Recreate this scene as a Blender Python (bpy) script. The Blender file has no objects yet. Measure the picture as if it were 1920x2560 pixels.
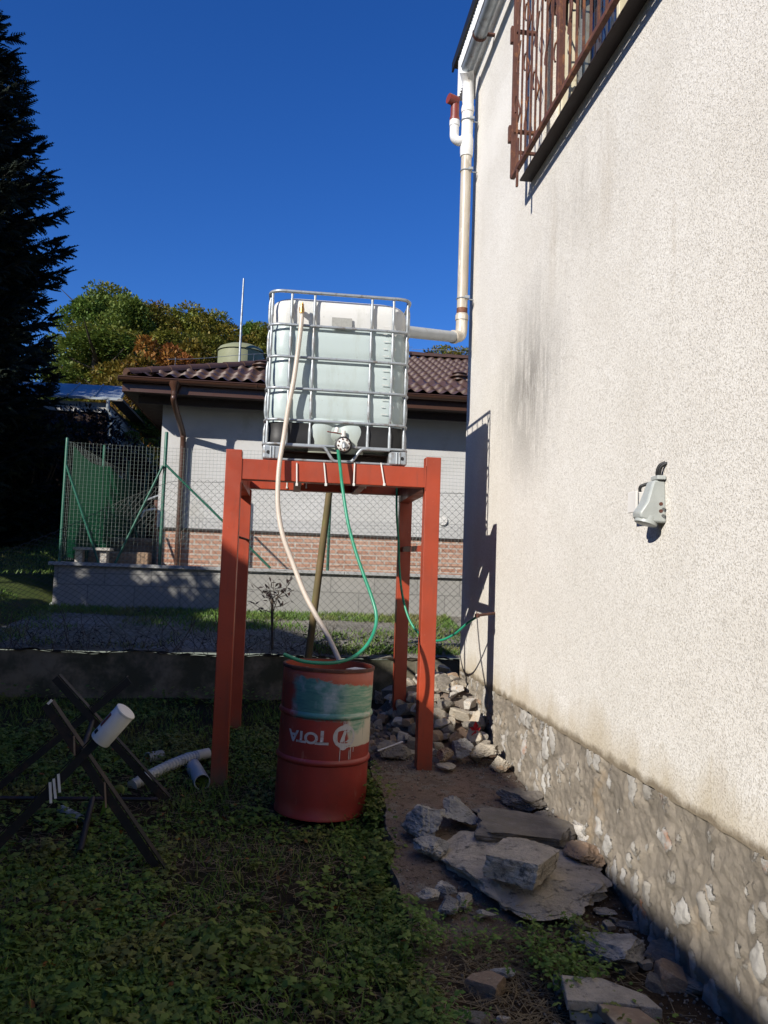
import bpy, bmesh, math, random
import numpy as np
from mathutils import Vector, Matrix, noise
from bpy import data as D
SC = bpy.context.scene
COL = SC.collection
random.seed(7); RNG = np.random.default_rng(7)

# ------------------------------------------------ camera
F = 1997.0
_y = Vector((719-960, -(1412.7-1280), -F)).normalized()
_z = Vector((980.0, (F*F-241*980.0)/132.7, -F)).normalized()
_z = (_z - _y*_z.dot(_y)).normalized()
_x = _y.cross(_z)
CM = Matrix((_x, _y, _z))                       # camera axes -> world
EYE = Vector((0, 0, 1.55))
cam = D.cameras.new('camera'); camo = D.objects.new('camera', cam); COL.objects.link(camo)
cam.sensor_fit = 'HORIZONTAL'; cam.sensor_width = 36; cam.lens = 36*F/1920
cam.clip_start = .05; cam.clip_end = 2000
camo.matrix_world = Matrix.Translation(EYE) @ CM.to_4x4()
SC.camera = camo
SC.render.resolution_x = 768; SC.render.resolution_y = 1024

# ------------------------------------------------ sky and sun
SUN = Vector((1, .95, -.75)).normalized()       # direction the light travels
w = D.worlds.new('World'); SC.world = w; w.use_nodes = True
nt = w.node_tree; bg = nt.nodes['Background']
sky = nt.nodes.new('ShaderNodeTexSky'); sky.sky_type = 'NISHITA'; sky.sun_disc = False
sky.sun_elevation = math.asin(-SUN.z)
sky.sun_rotation = math.atan2(-SUN.x, -SUN.y)
sky.altitude = 0; sky.air_density = 1.0; sky.dust_density = 0; sky.ozone_density = 8
hs = nt.nodes.new('ShaderNodeHueSaturation'); hs.inputs['Saturation'].default_value = 1.16; hs.inputs['Value'].default_value=1.0; hs.inputs['Hue'].default_value = .514
nt.links.new(sky.outputs[0], hs.inputs['Color']); nt.links.new(hs.outputs[0], bg.inputs[0])
bg.inputs[1].default_value = .102
sl = D.lights.new('sun', 'SUN'); sl.energy = 5.0; sl.angle = math.radians(.53); sl.color = (1, .95, .875)
so = D.objects.new('sun', sl); COL.objects.link(so); so.location = (-12, -10, 14)
so.rotation_euler = SUN.to_track_quat('-Z', 'Y').to_euler()
SC.view_settings.view_transform = 'Standard'; SC.view_settings.look = 'None'
SC.view_settings.exposure = .42; SC.view_settings.gamma = 1

# ------------------------------------------------ helpers
K = 1.1573
def ray(px, py): return CM @ Vector((px-960, -(py-1280), -F))
def at(x, y, X=None, Y=None, Z=None):           # a measured photo point on a known plane -> real position
    d = ray(x*K, y*K)
    t = (X-EYE.x)/d.x if X is not None else (Y-EYE.y)/d.y if Y is not None else (Z-EYE.z)/d.z
    return EYE + d*t
def tag(o, label=None, cat=None, group=None, kind=None):
    if label: o['label'] = label
    if cat: o['category'] = cat
    if group: o['group'] = group
    if kind: o['kind'] = kind
    return o
def thing(name, label, cat, loc=(0,0,0), group=None):
    o = D.objects.new(name, None); COL.objects.link(o); o.location = loc; o.empty_display_size = .1
    return tag(o, label, cat, group)

class MB:
    def __init__(s): s.v = []; s.f = []
    def add(s, vs, fs):
        n = len(s.v); s.v += [tuple(v) for v in vs]; s.f += [tuple(i+n for i in f) for f in fs]; return s
    def box(s, a, b, M=None):
        x0,y0,z0 = a; x1,y1,z1 = b
        vs = [Vector(p) for p in ((x0,y0,z0),(x1,y0,z0),(x1,y1,z0),(x0,y1,z0),(x0,y0,z1),(x1,y0,z1),(x1,y1,z1),(x0,y1,z1))]
        if M: vs = [M @ v for v in vs]
        return s.add(vs, [(0,3,2,1),(4,5,6,7),(0,1,5,4),(1,2,6,5),(2,3,7,6),(3,0,4,7)])
    def tube(s, pts, r, n=8, cap=True, closed=False):
        pts = [Vector(p) for p in pts]; m = len(pts)
        rs = r if isinstance(r, (list, tuple)) else [r]*m
        up = None; rings = []
        for i, p in enumerate(pts):
            if closed: t = pts[(i+1)%m]-pts[i-1]
            else: t = pts[min(i+1, m-1)]-pts[max(i-1, 0)]
            t.normalize()
            if up is None: up = t.orthogonal().normalized()
            up = (up - t*up.dot(t)).normalized(); bi = t.cross(up)
            rings.append([p+(up*math.cos(2*math.pi*k/n)+bi*math.sin(2*math.pi*k/n))*rs[i] for k in range(n)])
        vs = [v for rg in rings for v in rg]; fs = []
        for i in range(m if closed else m-1):
            a = i*n; b = ((i+1)%m)*n
            for k in range(n): fs.append((a+k, a+(k+1)%n, b+(k+1)%n, b+k))
        if cap and not closed: fs += [tuple(range(n-1,-1,-1)), tuple((m-1)*n+k for k in range(n))]
        return s.add(vs, fs)
    def bar(s, a, b, w, h, up=(0,0,1)):         # rectangular bar from a to b
        a = Vector(a); b = Vector(b); t = (b-a).normalized(); up = Vector(up)
        if abs(t.dot(up)) > .98: up = Vector((0,1,0))
        u = (up-t*up.dot(t)).normalized(); r = t.cross(u)
        vs = [p+r*(w/2*i)+u*(h/2*j) for p in (a,b) for i,j in ((-1,-1),(1,-1),(1,1),(-1,1))]
        return s.add(vs, [(3,2,1,0),(4,5,6,7),(0,1,5,4),(1,2,6,5),(2,3,7,6),(3,0,4,7)])
    def lathe(s, prof, n=32, M=None, cap=False):
        vs = []; fs = []
        for r, z in prof:
            for k in range(n):
                a = 2*math.pi*k/n; v = Vector((r*math.cos(a), r*math.sin(a), z)); vs.append(M @ v if M else v)
        for i in range(len(prof)-1):
            for k in range(n): fs.append((i*n+k, i*n+(k+1)%n, (i+1)*n+(k+1)%n, (i+1)*n+k))
        if cap: fs += [tuple(range(n-1,-1,-1)), tuple((len(prof)-1)*n+k for k in range(n))]
        return s.add(vs, fs)
    def grid(s, fn, us, vs_, flip=False):
        nu, nv = len(us), len(vs_); P = [fn(u, v) for u in us for v in vs_]; fs = []
        for i in range(nu-1):
            for j in range(nv-1):
                q = (i*nv+j, (i+1)*nv+j, (i+1)*nv+j+1, i*nv+j+1); fs.append(q[::-1] if flip else q)
        return s.add(P, fs)
    def obj(s, name, mat, parent=None, smooth=None, bevel=0, seg=2):
        me = D.meshes.new(name); me.from_pydata(s.v, [], s.f); me.validate(); me.update()
        o = D.objects.new(name, me); COL.objects.link(o); me.materials.append(mat)
        if parent:
            o.parent = parent; loc = parent_world(parent)
            me.transform(Matrix.Translation(-loc))
        if smooth is not None:
            me.polygons.foreach_set('use_smooth', [True]*len(me.polygons)); me.set_sharp_from_angle(angle=math.radians(smooth))
        if bevel:
            m = o.modifiers.new('b', 'BEVEL'); m.width = bevel; m.segments = seg; m.limit_method = 'ANGLE'; m.angle_limit = .6
        return o
def parent_world(p):
    v = Vector(p.location)
    while p.parent: p = p.parent; v = v + Vector(p.location)
    return v
def scatter(name, mat, tv, tf, pos, rot, scl, parent=None, smooth=False):   # many copies of one small template, joined in one mesh
    tv = np.asarray(tv, float); n = len(pos); k = len(tv)
    V = np.einsum('nij,nkj->nki', rot, tv[None]*scl.reshape(n,1,-1)) + pos[:,None,:]
    V = V.reshape(-1,3)
    off = (np.arange(n)*k)
    loops = []; starts = []; tot = []
    L = [len(f) for f in tf]; flat = np.concatenate([np.array(f) for f in tf])
    allv = (flat[None,:]+off[:,None]).reshape(-1)
    tot = np.tile(np.array(L), n); starts = np.concatenate([[0], np.cumsum(tot)[:-1]])
    me = D.meshes.new(name); me.vertices.add(len(V)); me.vertices.foreach_set('co', V.ravel())
    me.loops.add(len(allv)); me.loops.foreach_set('vertex_index', allv.astype(np.int32))
    me.polygons.add(len(tot)); me.polygons.foreach_set('loop_start', starts.astype(np.int32)); me.polygons.foreach_set('loop_total', tot.astype(np.int32))
    me.update(calc_edges=True); me.materials.append(mat)
    at_ = me.attributes.new('rnd', 'FLOAT', 'POINT'); at_.data.foreach_set('value', np.repeat(RNG.random(n), k).astype(np.float32))
    o = D.objects.new(name, me); COL.objects.link(o)
    if parent: o.parent = parent; me.transform(Matrix.Translation(-parent_world(parent)))
    return o
def rots(n, tilt=.5, yaw=None):                 # random rotations: yaw about z then tilt
    a = RNG.random(n)*2*math.pi if yaw is None else yaw
    t = RNG.normal(0, tilt, n); u = RNG.normal(0, tilt, n)
    ca, sa, ct, st, cu, su = np.cos(a), np.sin(a), np.cos(t), np.sin(t), np.cos(u), np.sin(u)
    Z = np.zeros(n); O = np.ones(n)
    Rz = np.array([[ca,-sa,Z],[sa,ca,Z],[Z,Z,O]]).transpose(2,0,1)
    Rx = np.array([[O,Z,Z],[Z,ct,-st],[Z,st,ct]]).transpose(2,0,1)
    Ry = np.array([[cu,Z,su],[Z,O,Z],[-su,Z,cu]]).transpose(2,0,1)
    return Rz @ Rx @ Ry
def frames(dirs, roll=None):                    # rotation matrices whose x axis follows dirs
    d = dirs/np.linalg.norm(dirs, axis=1, keepdims=True); n = len(d)
    r = RNG.normal(size=(n,3))*.35+np.array([0,0,1.]) if roll is None else roll
    y = np.cross(r, d); y /= np.linalg.norm(y, axis=1, keepdims=True)+1e-9
    z = np.cross(d, y)
    return np.stack([d, y, z], axis=2)
def spline(pts, k=8):                           # Catmull-Rom
    P = [Vector(p) for p in pts]; P = [P[0]*2-P[1]]+P+[P[-1]*2-P[-2]]; out = []
    for i in range(1, len(P)-2):
        for j in range(k):
            t = j/k; a,b,c,d = P[i-1],P[i],P[i+1],P[i+2]
            out.append(.5*((2*b)+(c-a)*t+(2*a-5*b+4*c-d)*t*t+(3*b-a-3*c+d)*t**3))
    out.append(P[-2]); return out
def lin(a, b, n): return [a+(b-a)*i/(n-1) for i in range(n)]
def nz(x, y, z=0, s=1.0): return noise.noise(Vector((x*s, y*s, z*s)))
def fbm(x, y, z=0, s=1.0): return noise.fractal(Vector((x*s, y*s, z*s)), 1.0, 2.0, 4)

# ------------------------------------------------ materials
class N:                                        # small node-expression helper
    def __init__(s, m): s.t = m.node_tree; s.L = s.t.links
    def n(s, ty, **kw):
        o = s.t.nodes.new('ShaderNode'+ty)
        for k, v in kw.items():
            if hasattr(o, k) and not k[0].isupper(): setattr(o, k, v)
            else: s.set(o.inputs[k.replace('_',' ')], v)
        return o
    def set(s, sock, v):
        if hasattr(v, 'is_linked') or isinstance(v, bpy.types.NodeSocket): s.L.new(v, sock)
        else: sock.default_value = v
    def co(s, kind='Object'): return s.n('TexCoord').outputs[kind]
    def m(s, op, a, b=0.0, clamp=False):
        o = s.n('Math', operation=op, use_clamp=clamp); s.set(o.inputs[0], a); s.set(o.inputs[1], b); return o.outputs[0]
    def map(s, co, scale=(1,1,1), loc=(0,0,0)):
        o = s.n('Mapping'); s.L.new(co, o.inputs[0]); o.inputs['Scale'].default_value = scale; o.inputs['Location'].default_value = loc; return o.outputs[0]
    def noise(s, co, scale, detail=4, rough=.6, dist=0):
        o = s.n('TexNoise'); s.L.new(co, o.inputs['Vector']); o.inputs['Scale'].default_value = scale; o.inputs['Detail'].default_value = detail
        o.inputs['Roughness'].default_value = rough; o.inputs['Distortion'].default_value = dist; return o.outputs['Fac']
    def vor(s, co, scale, feature='F1', out='Distance', rnd=1):
        o = s.n('TexVoronoi', feature=feature); s.L.new(co, o.inputs['Vector']); o.inputs['Scale'].default_value = scale; o.inputs['Randomness'].default_value = rnd; return o.outputs[out]
    def rng(s, v, a, b, c=0.0, d=1.0):
        o = s.n('MapRange', clamp=True); s.set(o.inputs[0], v)
        for i, q in enumerate((a,b,c,d)): s.set(o.inputs[i+1], q)
        return o.outputs[0]
    def mix(s, f, a, b, mode='MIX'):
        o = s.n('Mix', data_type='RGBA', blend_type=mode); s.set(o.inputs[0], f)
        for i, q in ((6,a),(7,b)): s.set(o.inputs[i], q if not isinstance(q, tuple) else (*q[:3],1))
        return o.outputs[2]
    def xyz(s, co):
        o = s.n('SeparateXYZ'); s.L.new(co, o.inputs[0]); return o.outputs
    def bump(s, h, strength=.5, dist=.01):
        o = s.n('Bump'); s.set(o.inputs['Height'], h); o.inputs['Strength'].default_value = strength; o.inputs['Distance'].default_value = dist; return o.outputs[0]
def new(name, rough=.7, metal=0, spec=None):
    m = D.materials.new(name); m.use_nodes = True; p = m.node_tree.nodes['Principled BSDF']
    p.inputs['Roughness'].default_value = rough; p.inputs['Metallic'].default_value = metal
    if spec is not None: p.inputs['Specular IOR Level'].default_value = spec
    return m, N(m), p
def col(name, c1, c2=None, scale=8, rough=.7, metal=0, bump=.2, bscale=None, spec=None, c3=None, s3=2.0, t3=.6, bdist=.005, stretch=(1,1,1), offs=True):
    m, n, p = new(name, rough, metal, spec)
    co = n.co()
    if offs:
        oi = n.n('ObjectInfo').outputs['Random']; va = n.n('VectorMath', operation='ADD'); cx = n.n('CombineXYZ')
        k = n.m('MULTIPLY', oi, 37.0); [n.L.new(k, cx.inputs[i]) for i in range(3)]
        n.L.new(co, va.inputs[0]); n.L.new(cx.outputs[0], va.inputs[1]); co = va.outputs[0]
    cs = n.map(co, stretch)
    c2 = c2 or tuple(x*.8 for x in c1)
    f = n.noise(cs, scale, 6, .65)
    c = n.mix(n.rng(f, .35, .65), c1, c2)
    if c3: c = n.mix(n.rng(n.noise(cs, s3, 5, .7), t3-.05, t3+.08), c, c3)
    n.set(p.inputs['Base Color'], c)
    if bump:
        b = n.noise(cs, bscale or scale*3, 8, .7); n.set(p.inputs['Normal'], n.bump(b, bump, bdist))
    n.set(p.inputs['Roughness'], n.rng(f, .3, .7, max(0, rough-.08), min(1, rough+.1)))
    return m
M = {}
M['red'] = col('red_steel_paint', (.36,.062,.022), (.29,.05,.02), 3, .42, bump=.08, bscale=60, c3=(.42,.10,.05), s3=30, t3=.68)
M['redplain'] = col('red_drum_lid', (.20,.03,.02), (.12,.025,.02), 5, .5)
M['galv'] = col('galvanised_steel', (.40,.43,.45), (.30,.33,.35), 12, .42, .45, bump=.1, c3=(.22,.20,.18), s3=14, t3=.58)
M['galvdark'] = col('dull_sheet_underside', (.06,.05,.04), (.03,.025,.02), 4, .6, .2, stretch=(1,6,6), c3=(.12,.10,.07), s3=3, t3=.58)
M['black'] = col('black_plastic', (.004,.004,.004), (.007,.007,.007), 6, .55, bump=.1, bscale=10)
M['white'] = col('white_plastic', (.72,.70,.66), (.62,.60,.56), 6, .4, bump=.05)
M['whitepipe'] = col('white_pipe_plastic', (.74,.74,.73), (.62,.61,.58), 5, .38, bump=.05, c3=(.42,.36,.28), s3=4, t3=.66)
M['beige'] = col('weathered_beige_pipe', (.47,.42,.34), (.34,.29,.22), 2.5, .4, bump=.06, stretch=(3,3,.6), c3=(.62,.58,.50), s3=5, t3=.58)
M['greypipe'] = col('grey_pipe_plastic', (.38,.40,.41), (.30,.32,.33), 3, .42, bump=.06, c3=(.25,.22,.18), s3=7, t3=.64)
M['greyplas'] = col('grey_socket_plastic', (.36,.38,.36), (.31,.33,.31), 20, .42, bump=.05)
M['hosew'] = col('white_braided_hose', (.58,.50,.42), (.48,.41,.34), 120, .35, bump=.2, bscale=220)
M['hoseg'] = col('green_hose', (.015,.20,.11), (.02,.26,.15), 8, .35, bump=.05, c3=(.25,.28,.08), s3=9, t3=.72)
M['brass'] = col('brass_fitting', (.50,.30,.10), (.36,.20,.07), 30, .35, .9)
M['rust'] = col('rusty_iron', (.12,.044,.026), (.07,.028,.02), 14, .72, .1, bump=.4, bscale=60, c3=(.22,.09,.035), s3=9, t3=.58)
M['blacksteel'] = col('dark_steel_paint', (.008,.007,.007), (.013,.010,.009), 9, .55, .1, bump=.3, c3=(.045,.022,.014), s3=7, t3=.6)
M['pole'] = col('mossy_brown_pole', (.14,.09,.035), (.09,.075,.03), 9, .8, stretch=(1,1,.3), c3=(.12,.13,.03), s3=10, t3=.55)
M['greenpost'] = col('green_fence_paint', (.010,.085,.05), (.012,.105,.065), 5, .45, bump=.05)
M['wire'] = col('dull_fence_wire', (.035,.04,.035), (.06,.06,.055), 5, .6, .3, bump=0)
M['wiregreen'] = col('coated_mesh_wire', (.30,.34,.31), (.20,.25,.22), 5, .5, .1, bump=0)
M['brownmetal'] = col('brown_gutter_metal', (.075,.035,.022), (.06,.03,.02), 4, .32, .1, bump=.03)
M['roof'] = col('brown_metal_tiles', (.085,.045,.030), (.062,.034,.024), 5, .5, .05, bump=.04, c3=(.11,.06,.05), s3=3, t3=.62)
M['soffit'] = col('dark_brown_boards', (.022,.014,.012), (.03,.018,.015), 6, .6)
M['concrete'] = col('grey_concrete', (.22,.20,.17), (.14,.125,.105), 5, .9, bump=.6, bscale=30, c3=(.08,.075,.05), s3=2.2, t3=.58)
M['wallconc'] = col('old_retaining_concrete', (.17,.145,.10), (.10,.09,.065), 3, .92, bump=.6, bscale=22, c3=(.05,.05,.03), s3=1.5, t3=.52)
M['cap'] = col('grey_coping', (.36,.36,.34), (.28,.28,.27), 5, .7, bump=.2)
M['rockb'] = col('blue_grey_rock', (.36,.34,.30), (.15,.145,.14), 9, .88, bump=1, bscale=34, c3=(.46,.42,.36), s3=5, t3=.56, bdist=.012)
M['rockc'] = col('rough_concrete_chunk', (.58,.50,.39), (.38,.33,.26), 9, .92, bump=1, bscale=45, c3=(.11,.105,.095), s3=16, t3=.60, bdist=.02)
M['rockd'] = col('dark_rock', (.24,.21,.17), (.13,.115,.095), 8, .9, bump=.7, bscale=30, c3=(.2,.17,.12), s3=4, t3=.6, bdist=.012)
M['rockl'] = col('pale_limestone', (.43,.38,.30), (.30,.26,.20), 8, .88, bump=.6, bscale=30, c3=(.40,.24,.12), s3=4, t3=.62, bdist=.01)
M['rockw'] = col('whitish_stone', (.52,.49,.44), (.38,.35,.30), 9, .85, bump=.6, bscale=26, c3=(.45,.27,.12), s3=5, t3=.6, bdist=.01)
M['rocko'] = col('brown_stone', (.30,.20,.125), (.21,.15,.10), 8, .85, bump=.5, bscale=30, c3=(.38,.30,.2), s3=6, t3=.6)
M['rockr'] = col('brick_red_stone', (.30,.10,.05), (.22,.08,.045), 9, .9, bump=.6, bscale=30)
M['bark'] = col('tree_bark', (.09,.065,.045), (.05,.038,.028), 9, .9, bump=.6)
M['straw'] = col('dry_straw', (.22,.165,.09), (.14,.10,.055), 3, .8, bump=0, offs=False)
M['water'] = col('dark_inside', (.01,.01,.01), None, 4, .5)
M['hosec'] = col('ribbed_hose_plastic', (.55,.53,.47), (.45,.43,.37), 4, .5, bump=.05)
def redsteel():
    m, n, p = new('red_steel_paint', .42, 0, .5); co = n.n('NewGeometry').outputs['Position']; X, Y, Z = n.xyz(co)
    c = n.mix(n.rng(n.noise(co, 2.5, 5, .6), .35, .65), (.36,.050,.017), (.27,.040,.015))
    c = n.mix(n.m('MULTIPLY', n.rng(n.noise(n.map(co, (1,1,.12)), 30, 4, .6), .55, .72), .6), c, (.20,.04,.02))
    c = n.mix(n.rng(n.noise(co, 55, 4, .7), .70, .73), c, (.52,.26,.19))
    c = n.mix(n.rng(n.noise(n.map(co,(1,1,.6)), 16, 6, .8), .65, .69), c, (.10,.035,.02))
    d = n.m('MULTIPLY', n.rng(n.m('ADD', Z, n.m('MULTIPLY', n.noise(co, 12, 5, .7), -.35)), .16, -.08), .8)
    c = n.mix(d, c, (.10,.07,.045))
    n.set(p.inputs['Base Color'], c); n.set(p.inputs['Roughness'], n.rng(n.noise(co, 7, 4), .3, .7, .32, .6)); n.set(p.inputs['Normal'], n.bump(n.noise(co, 45, 6, .7), .12, .003)); return m
M['red'] = redsteel()
def leafmat(name, a, b, c=None, trans=.25, rough=.55, scale=.8):
    m, n, p = new(name, rough, 0, .3)
    r = n.n('Attribute', attribute_name='rnd').outputs['Fac']
    cl = n.mix(r, a, b)
    if c: cl = n.mix(n.rng(n.noise(n.co(), scale, 4, .6), .5, .62), cl, c)
    oi = n.n('ObjectInfo').outputs['Random']
    h = n.n('HueSaturation'); n.set(h.inputs['Color'], cl); n.set(h.inputs['Hue'], n.rng(oi, 0, 1, .485, .515)); n.set(h.inputs['Value'], n.rng(oi, 0, 1, .85, 1.15))
    n.set(p.inputs['Base Color'], h.outputs[0])
    tr = n.n('BsdfTranslucent'); n.set(tr.inputs['Color'], h.outputs[0]); mx = n.n('MixShader'); mx.inputs[0].default_value = trans
    n.L.new(p.outputs[0], mx.inputs[1]); n.L.new(tr.outputs[0], mx.inputs[2])
    n.L.new(mx.outputs[0], n.t.nodes['Material Output'].inputs[0]); return m
M['leafweed'] = leafmat('weed_leaf', (.065,.13,.018), (.135,.20,.03), (.15,.16,.035), .2, scale=3)
M['leafgrass'] = leafmat('grass_blade', (.09,.16,.025), (.16,.22,.05), (.18,.17,.06), .25)
M['leafoak'] = leafmat('autumn_oak_leaf', (.11,.13,.02), (.19,.18,.03), (.22,.14,.025), .25, scale=.35)
M['leafgreen'] = leafmat('green_wood_leaf', (.08,.13,.025), (.15,.19,.035), (.17,.16,.025), .25, scale=.35)
M['leafred'] = leafmat('red_autumn_leaf', (.22,.08,.02), (.30,.13,.03), None, .25)
M['leafgold'] = leafmat('golden_autumn_leaf', (.20,.14,.015), (.13,.12,.02), None, .25)
M['leafdark'] = leafmat('copper_dark_leaf', (.022,.014,.012), (.04,.022,.016), None, .15)
M['needle'] = leafmat('dark_fir_needles', (.006,.012,.006), (.013,.024,.010), None, .04, .75)
M['needle2'] = leafmat('far_fir_needles', (.015,.035,.018), (.03,.055,.025), None, .1, .7)
M['vine'] = leafmat('red_vine_leaf', (.42,.02,.02), (.48,.04,.03), None, .3)
M['net'] = leafmat('green_shade_net', (.008,.08,.04), (.01,.095,.05), None, .35)

def plaster():
    m, n, p = new('rough_cream_render', .92, 0, .15)
    co = n.n('NewGeometry').outputs['Position']; X, Y, Z = n.xyz(co)
    g1 = n.noise(co, 130, 4, .62, .1); g2 = n.noise(co, 170, 2, .5); g3 = n.noise(co, 1.3, 5, .6)
    pit = n.rng(g1, .36, .48); fine = n.rng(g2, .35, .6)
    base = n.mix(n.rng(g3, .3, .7), (.76,.735,.68), (.68,.65,.59))
    base = n.mix(n.m('MULTIPLY', n.rng(n.noise(co, .55, 6, .7, .6), .46, .66), .45), base, (.60,.565,.50))
    c = n.mix(pit, (.52,.49,.43), base)
    c = n.mix(n.m('MULTIPLY', n.m('SUBTRACT', 1, fine), .4), c, (.40,.35,.28))
    # grey mould streaks running down the render
    st = n.m('ADD', n.m('MULTIPLY', n.noise(n.map(co, (1, 6, .8)), 2.2, 5, .7), .6), n.m('MULTIPLY', n.noise(co, 3.5, 6, .75), .4))
    def blob(y0, z0, ry, rz, lo=1.0):
        a = n.m('DIVIDE', n.m('SUBTRACT', Y, y0), ry); b = n.m('DIVIDE', n.m('SUBTRACT', Z, z0), rz)
        d = n.m('SQRT', n.m('ADD', n.m('MULTIPLY', a, a), n.m('MULTIPLY', b, b)))
        return n.rng(n.m('ADD', d, n.m('MULTIPLY', n.m('SUBTRACT', g3, .5), .8)), lo, .0)
    k = n.m('MULTIPLY', blob(5.25, 2.85, .95, .80), n.rng(st, .37, .55), True)
    c = n.mix(n.m('MULTIPLY', k, .78), c, (.14,.128,.112))
    k2 = n.m('MULTIPLY', blob(4.35, 3.75, .9, .75), n.rng(st, .42, .68), True)
    c = n.mix(n.m('MULTIPLY', k2, .45), c, (.24,.22,.19))
    k3 = n.m('MULTIPLY', blob(6.55, 1.35, .8, 1.6), n.rng(st, .4, .65), True)
    c = n.mix(n.m('MULTIPLY', k3, .30), c, (.42,.34,.20))
    # damp yellow-brown band where the render meets the plinth
    band = n.rng(n.m('ADD', Z, n.m('MULTIPLY', n.noise(n.map(co,(1,3,1)), 1.5, 4), -.5)), .62, .42)
    c = n.mix(n.m('MULTIPLY', band, .6), c, (.42,.34,.21))
    edge = n.rng(n.m('ADD', Z, n.m('MULTIPLY', n.noise(co, 9, 4), -.09)), .66, .625)
    c = n.mix(n.m('MULTIPLY', edge, .9), c, (.17,.135,.09))
    for sx_, sy_, ry_, rz_, al in ((1455, 545, .03, .30, .5), (1310, 380, .16, .45, .45), (1195, 540, .10, .5, .35), (1560, 1730, .05, .3, .25)):
        q_ = at(sx_, sy_, X=1.58); c = n.mix(n.m('MULTIPLY', n.m('MULTIPLY', blob(q_.y, q_.z, ry_, rz_), n.rng(st, .38, .58)), al), c, (.36,.29,.20))
    # pale area near the upper corner
    k4 = blob(6.3, 5.25, .8, .35)
    c = n.mix(n.m('MULTIPLY', k4, .6), c, (.80,.77,.71))
    n.set(p.inputs['Base Color'], c)
    h = n.m('ADD', n.m('MULTIPLY', pit, 1.0), n.m('MULTIPLY', g2, .6))
    n.set(p.inputs['Normal'], n.bump(h, .5, .004)); return m
M['plaster'] = plaster()
def plinth():
    m, n, p = new('stone_and_mortar_plinth', .9, 0, .2)
    co = n.n('NewGeometry').outputs['Position']; s = n.n('Attribute', attribute_name='stone').outputs['Fac']; r = n.n('Attribute', attribute_name='tone').outputs['Fac']
    mo = n.mix(n.rng(n.noise(co, 5, 5, .7), .35, .65), (.33,.285,.225), (.20,.175,.14))
    mo = n.mix(n.rng(n.noise(co, 2.4, 4, .6), .60, .76), mo, (.36,.265,.16))
    stn = n.mix(r, (.48,.46,.42), (.33,.30,.255)); stn = n.mix(n.rng(n.noise(co, 14, 5, .7), .5, .7), stn, (.30,.28,.25))
    stn = n.mix(n.rng(n.noise(co, 4, 5, .7), .62, .72), stn, (.36,.17,.09))
    f = n.rng(n.m('ADD', s, n.m('MULTIPLY', n.m('SUBTRACT', n.noise(co, 22, 6, .75), .5), 1.7)), .40, .50)
    n.set(p.inputs['Base Color'], n.mix(f, mo, stn))
    n.set(p.inputs['Normal'], n.bump(n.m('ADD', n.noise(co, 32, 9, .8), n.m('MULTIPLY', f, .6)), 1.0, .016)); return m
M['plinth'] = plinth()
def drumpaint():
    m, n, p = new('scuffed_drum_paint', .42, 0, .5)
    co = n.co(); X, Y, Z = n.xyz(co)
    j = n.m('MULTIPLY', n.m('SUBTRACT', n.noise(n.map(co,(1,1,2)), 14, 5, .7), .5), .09)
    j2 = n.m('MULTIPLY', n.m('SUBTRACT', n.noise(n.map(co,(1,1,1)), 5, 4, .6), .5), .16)
    red = n.mix(n.rng(n.noise(co, 5, 6, .7), .4, .65), (.30,.032,.022), (.22,.03,.022))
    red = n.mix(n.rng(n.noise(n.map(co,(1,1,.3)), 22, 5, .7), .62, .75), red, (.34,.12,.09))
    top = n.mix(n.rng(n.noise(co, 9, 5, .7), .4, .6), (.38,.075,.035), (.30,.055,.03))
    z1 = n.m('ADD', Z, j); x1 = n.m('ADD', X, j2)
    A = n.m('MULTIPLY', n.m('MULTIPLY', n.rng(z1, .615, .63), n.rng(n.m('ADD', z1, n.m('MULTIPLY', X, .12)), .862, .85)), n.rng(x1, -.22, -.19))
    B = n.m('MULTIPLY', n.m('MULTIPLY', n.rng(n.m('ADD', Z, n.m('MULTIPLY', j, .3)), .455, .46), n.rng(Z, .8, .79)), n.rng(n.m('ADD', x1, n.m('MULTIPLY', n.m('SUBTRACT', .6, Z), .12)), .125, .14))
    stroke = n.noise(n.map(co, (1.2,1.2,9)), 7, 5, .7); big = n.noise(co, 6, 4, .6)
    teal = n.mix(n.rng(stroke, .4, .62), (.045,.15,.15), (.08,.22,.20))
    pale = n.mix(n.rng(stroke, .4, .6), (.34,.38,.42), (.20,.30,.33))
    pa = n.mix(n.rng(big, .46, .60), teal, pale)
    gr = n.mix(n.rng(stroke, .42, .64), (.09,.26,.17), (.34,.40,.30))
    pa = n.mix(n.rng(x1, .05, .12), pa, gr)
    pb = n.mix(n.rng(n.m('ADD', big, n.m('MULTIPLY', n.m('SUBTRACT', Z, .55), 1.4)), .5, .62), (.52,.46,.36), gr)
    c = n.mix(n.rng(n.m('ADD', z1, n.m('MULTIPLY', X, .12)), .80, .81), red, top)
    c = n.mix(A, c, pa); c = n.mix(B, c, pb)
    # vertical drips
    dr = n.noise(n.map(co, (26,26,.5)), 2.4, 2, .5)
    dm = n.m('MULTIPLY', n.rng(dr, .70, .73), n.m('MULTIPLY', n.rng(n.m('ADD', Z, n.m('MULTIPLY', n.noise(n.map(co,(30,30,.1)),2,2),.5)), .72, .74), n.rng(Z, .85, .83)))
    c = n.mix(n.m('MULTIPLY', dm, .85), c, (.03,.06,.05))
    n.set(p.inputs['Base Color'], c); n.set(p.inputs['Normal'], n.bump(n.noise(co, 30, 6, .7), .12, .004)); return m
M['drum'] = drumpaint()
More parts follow.
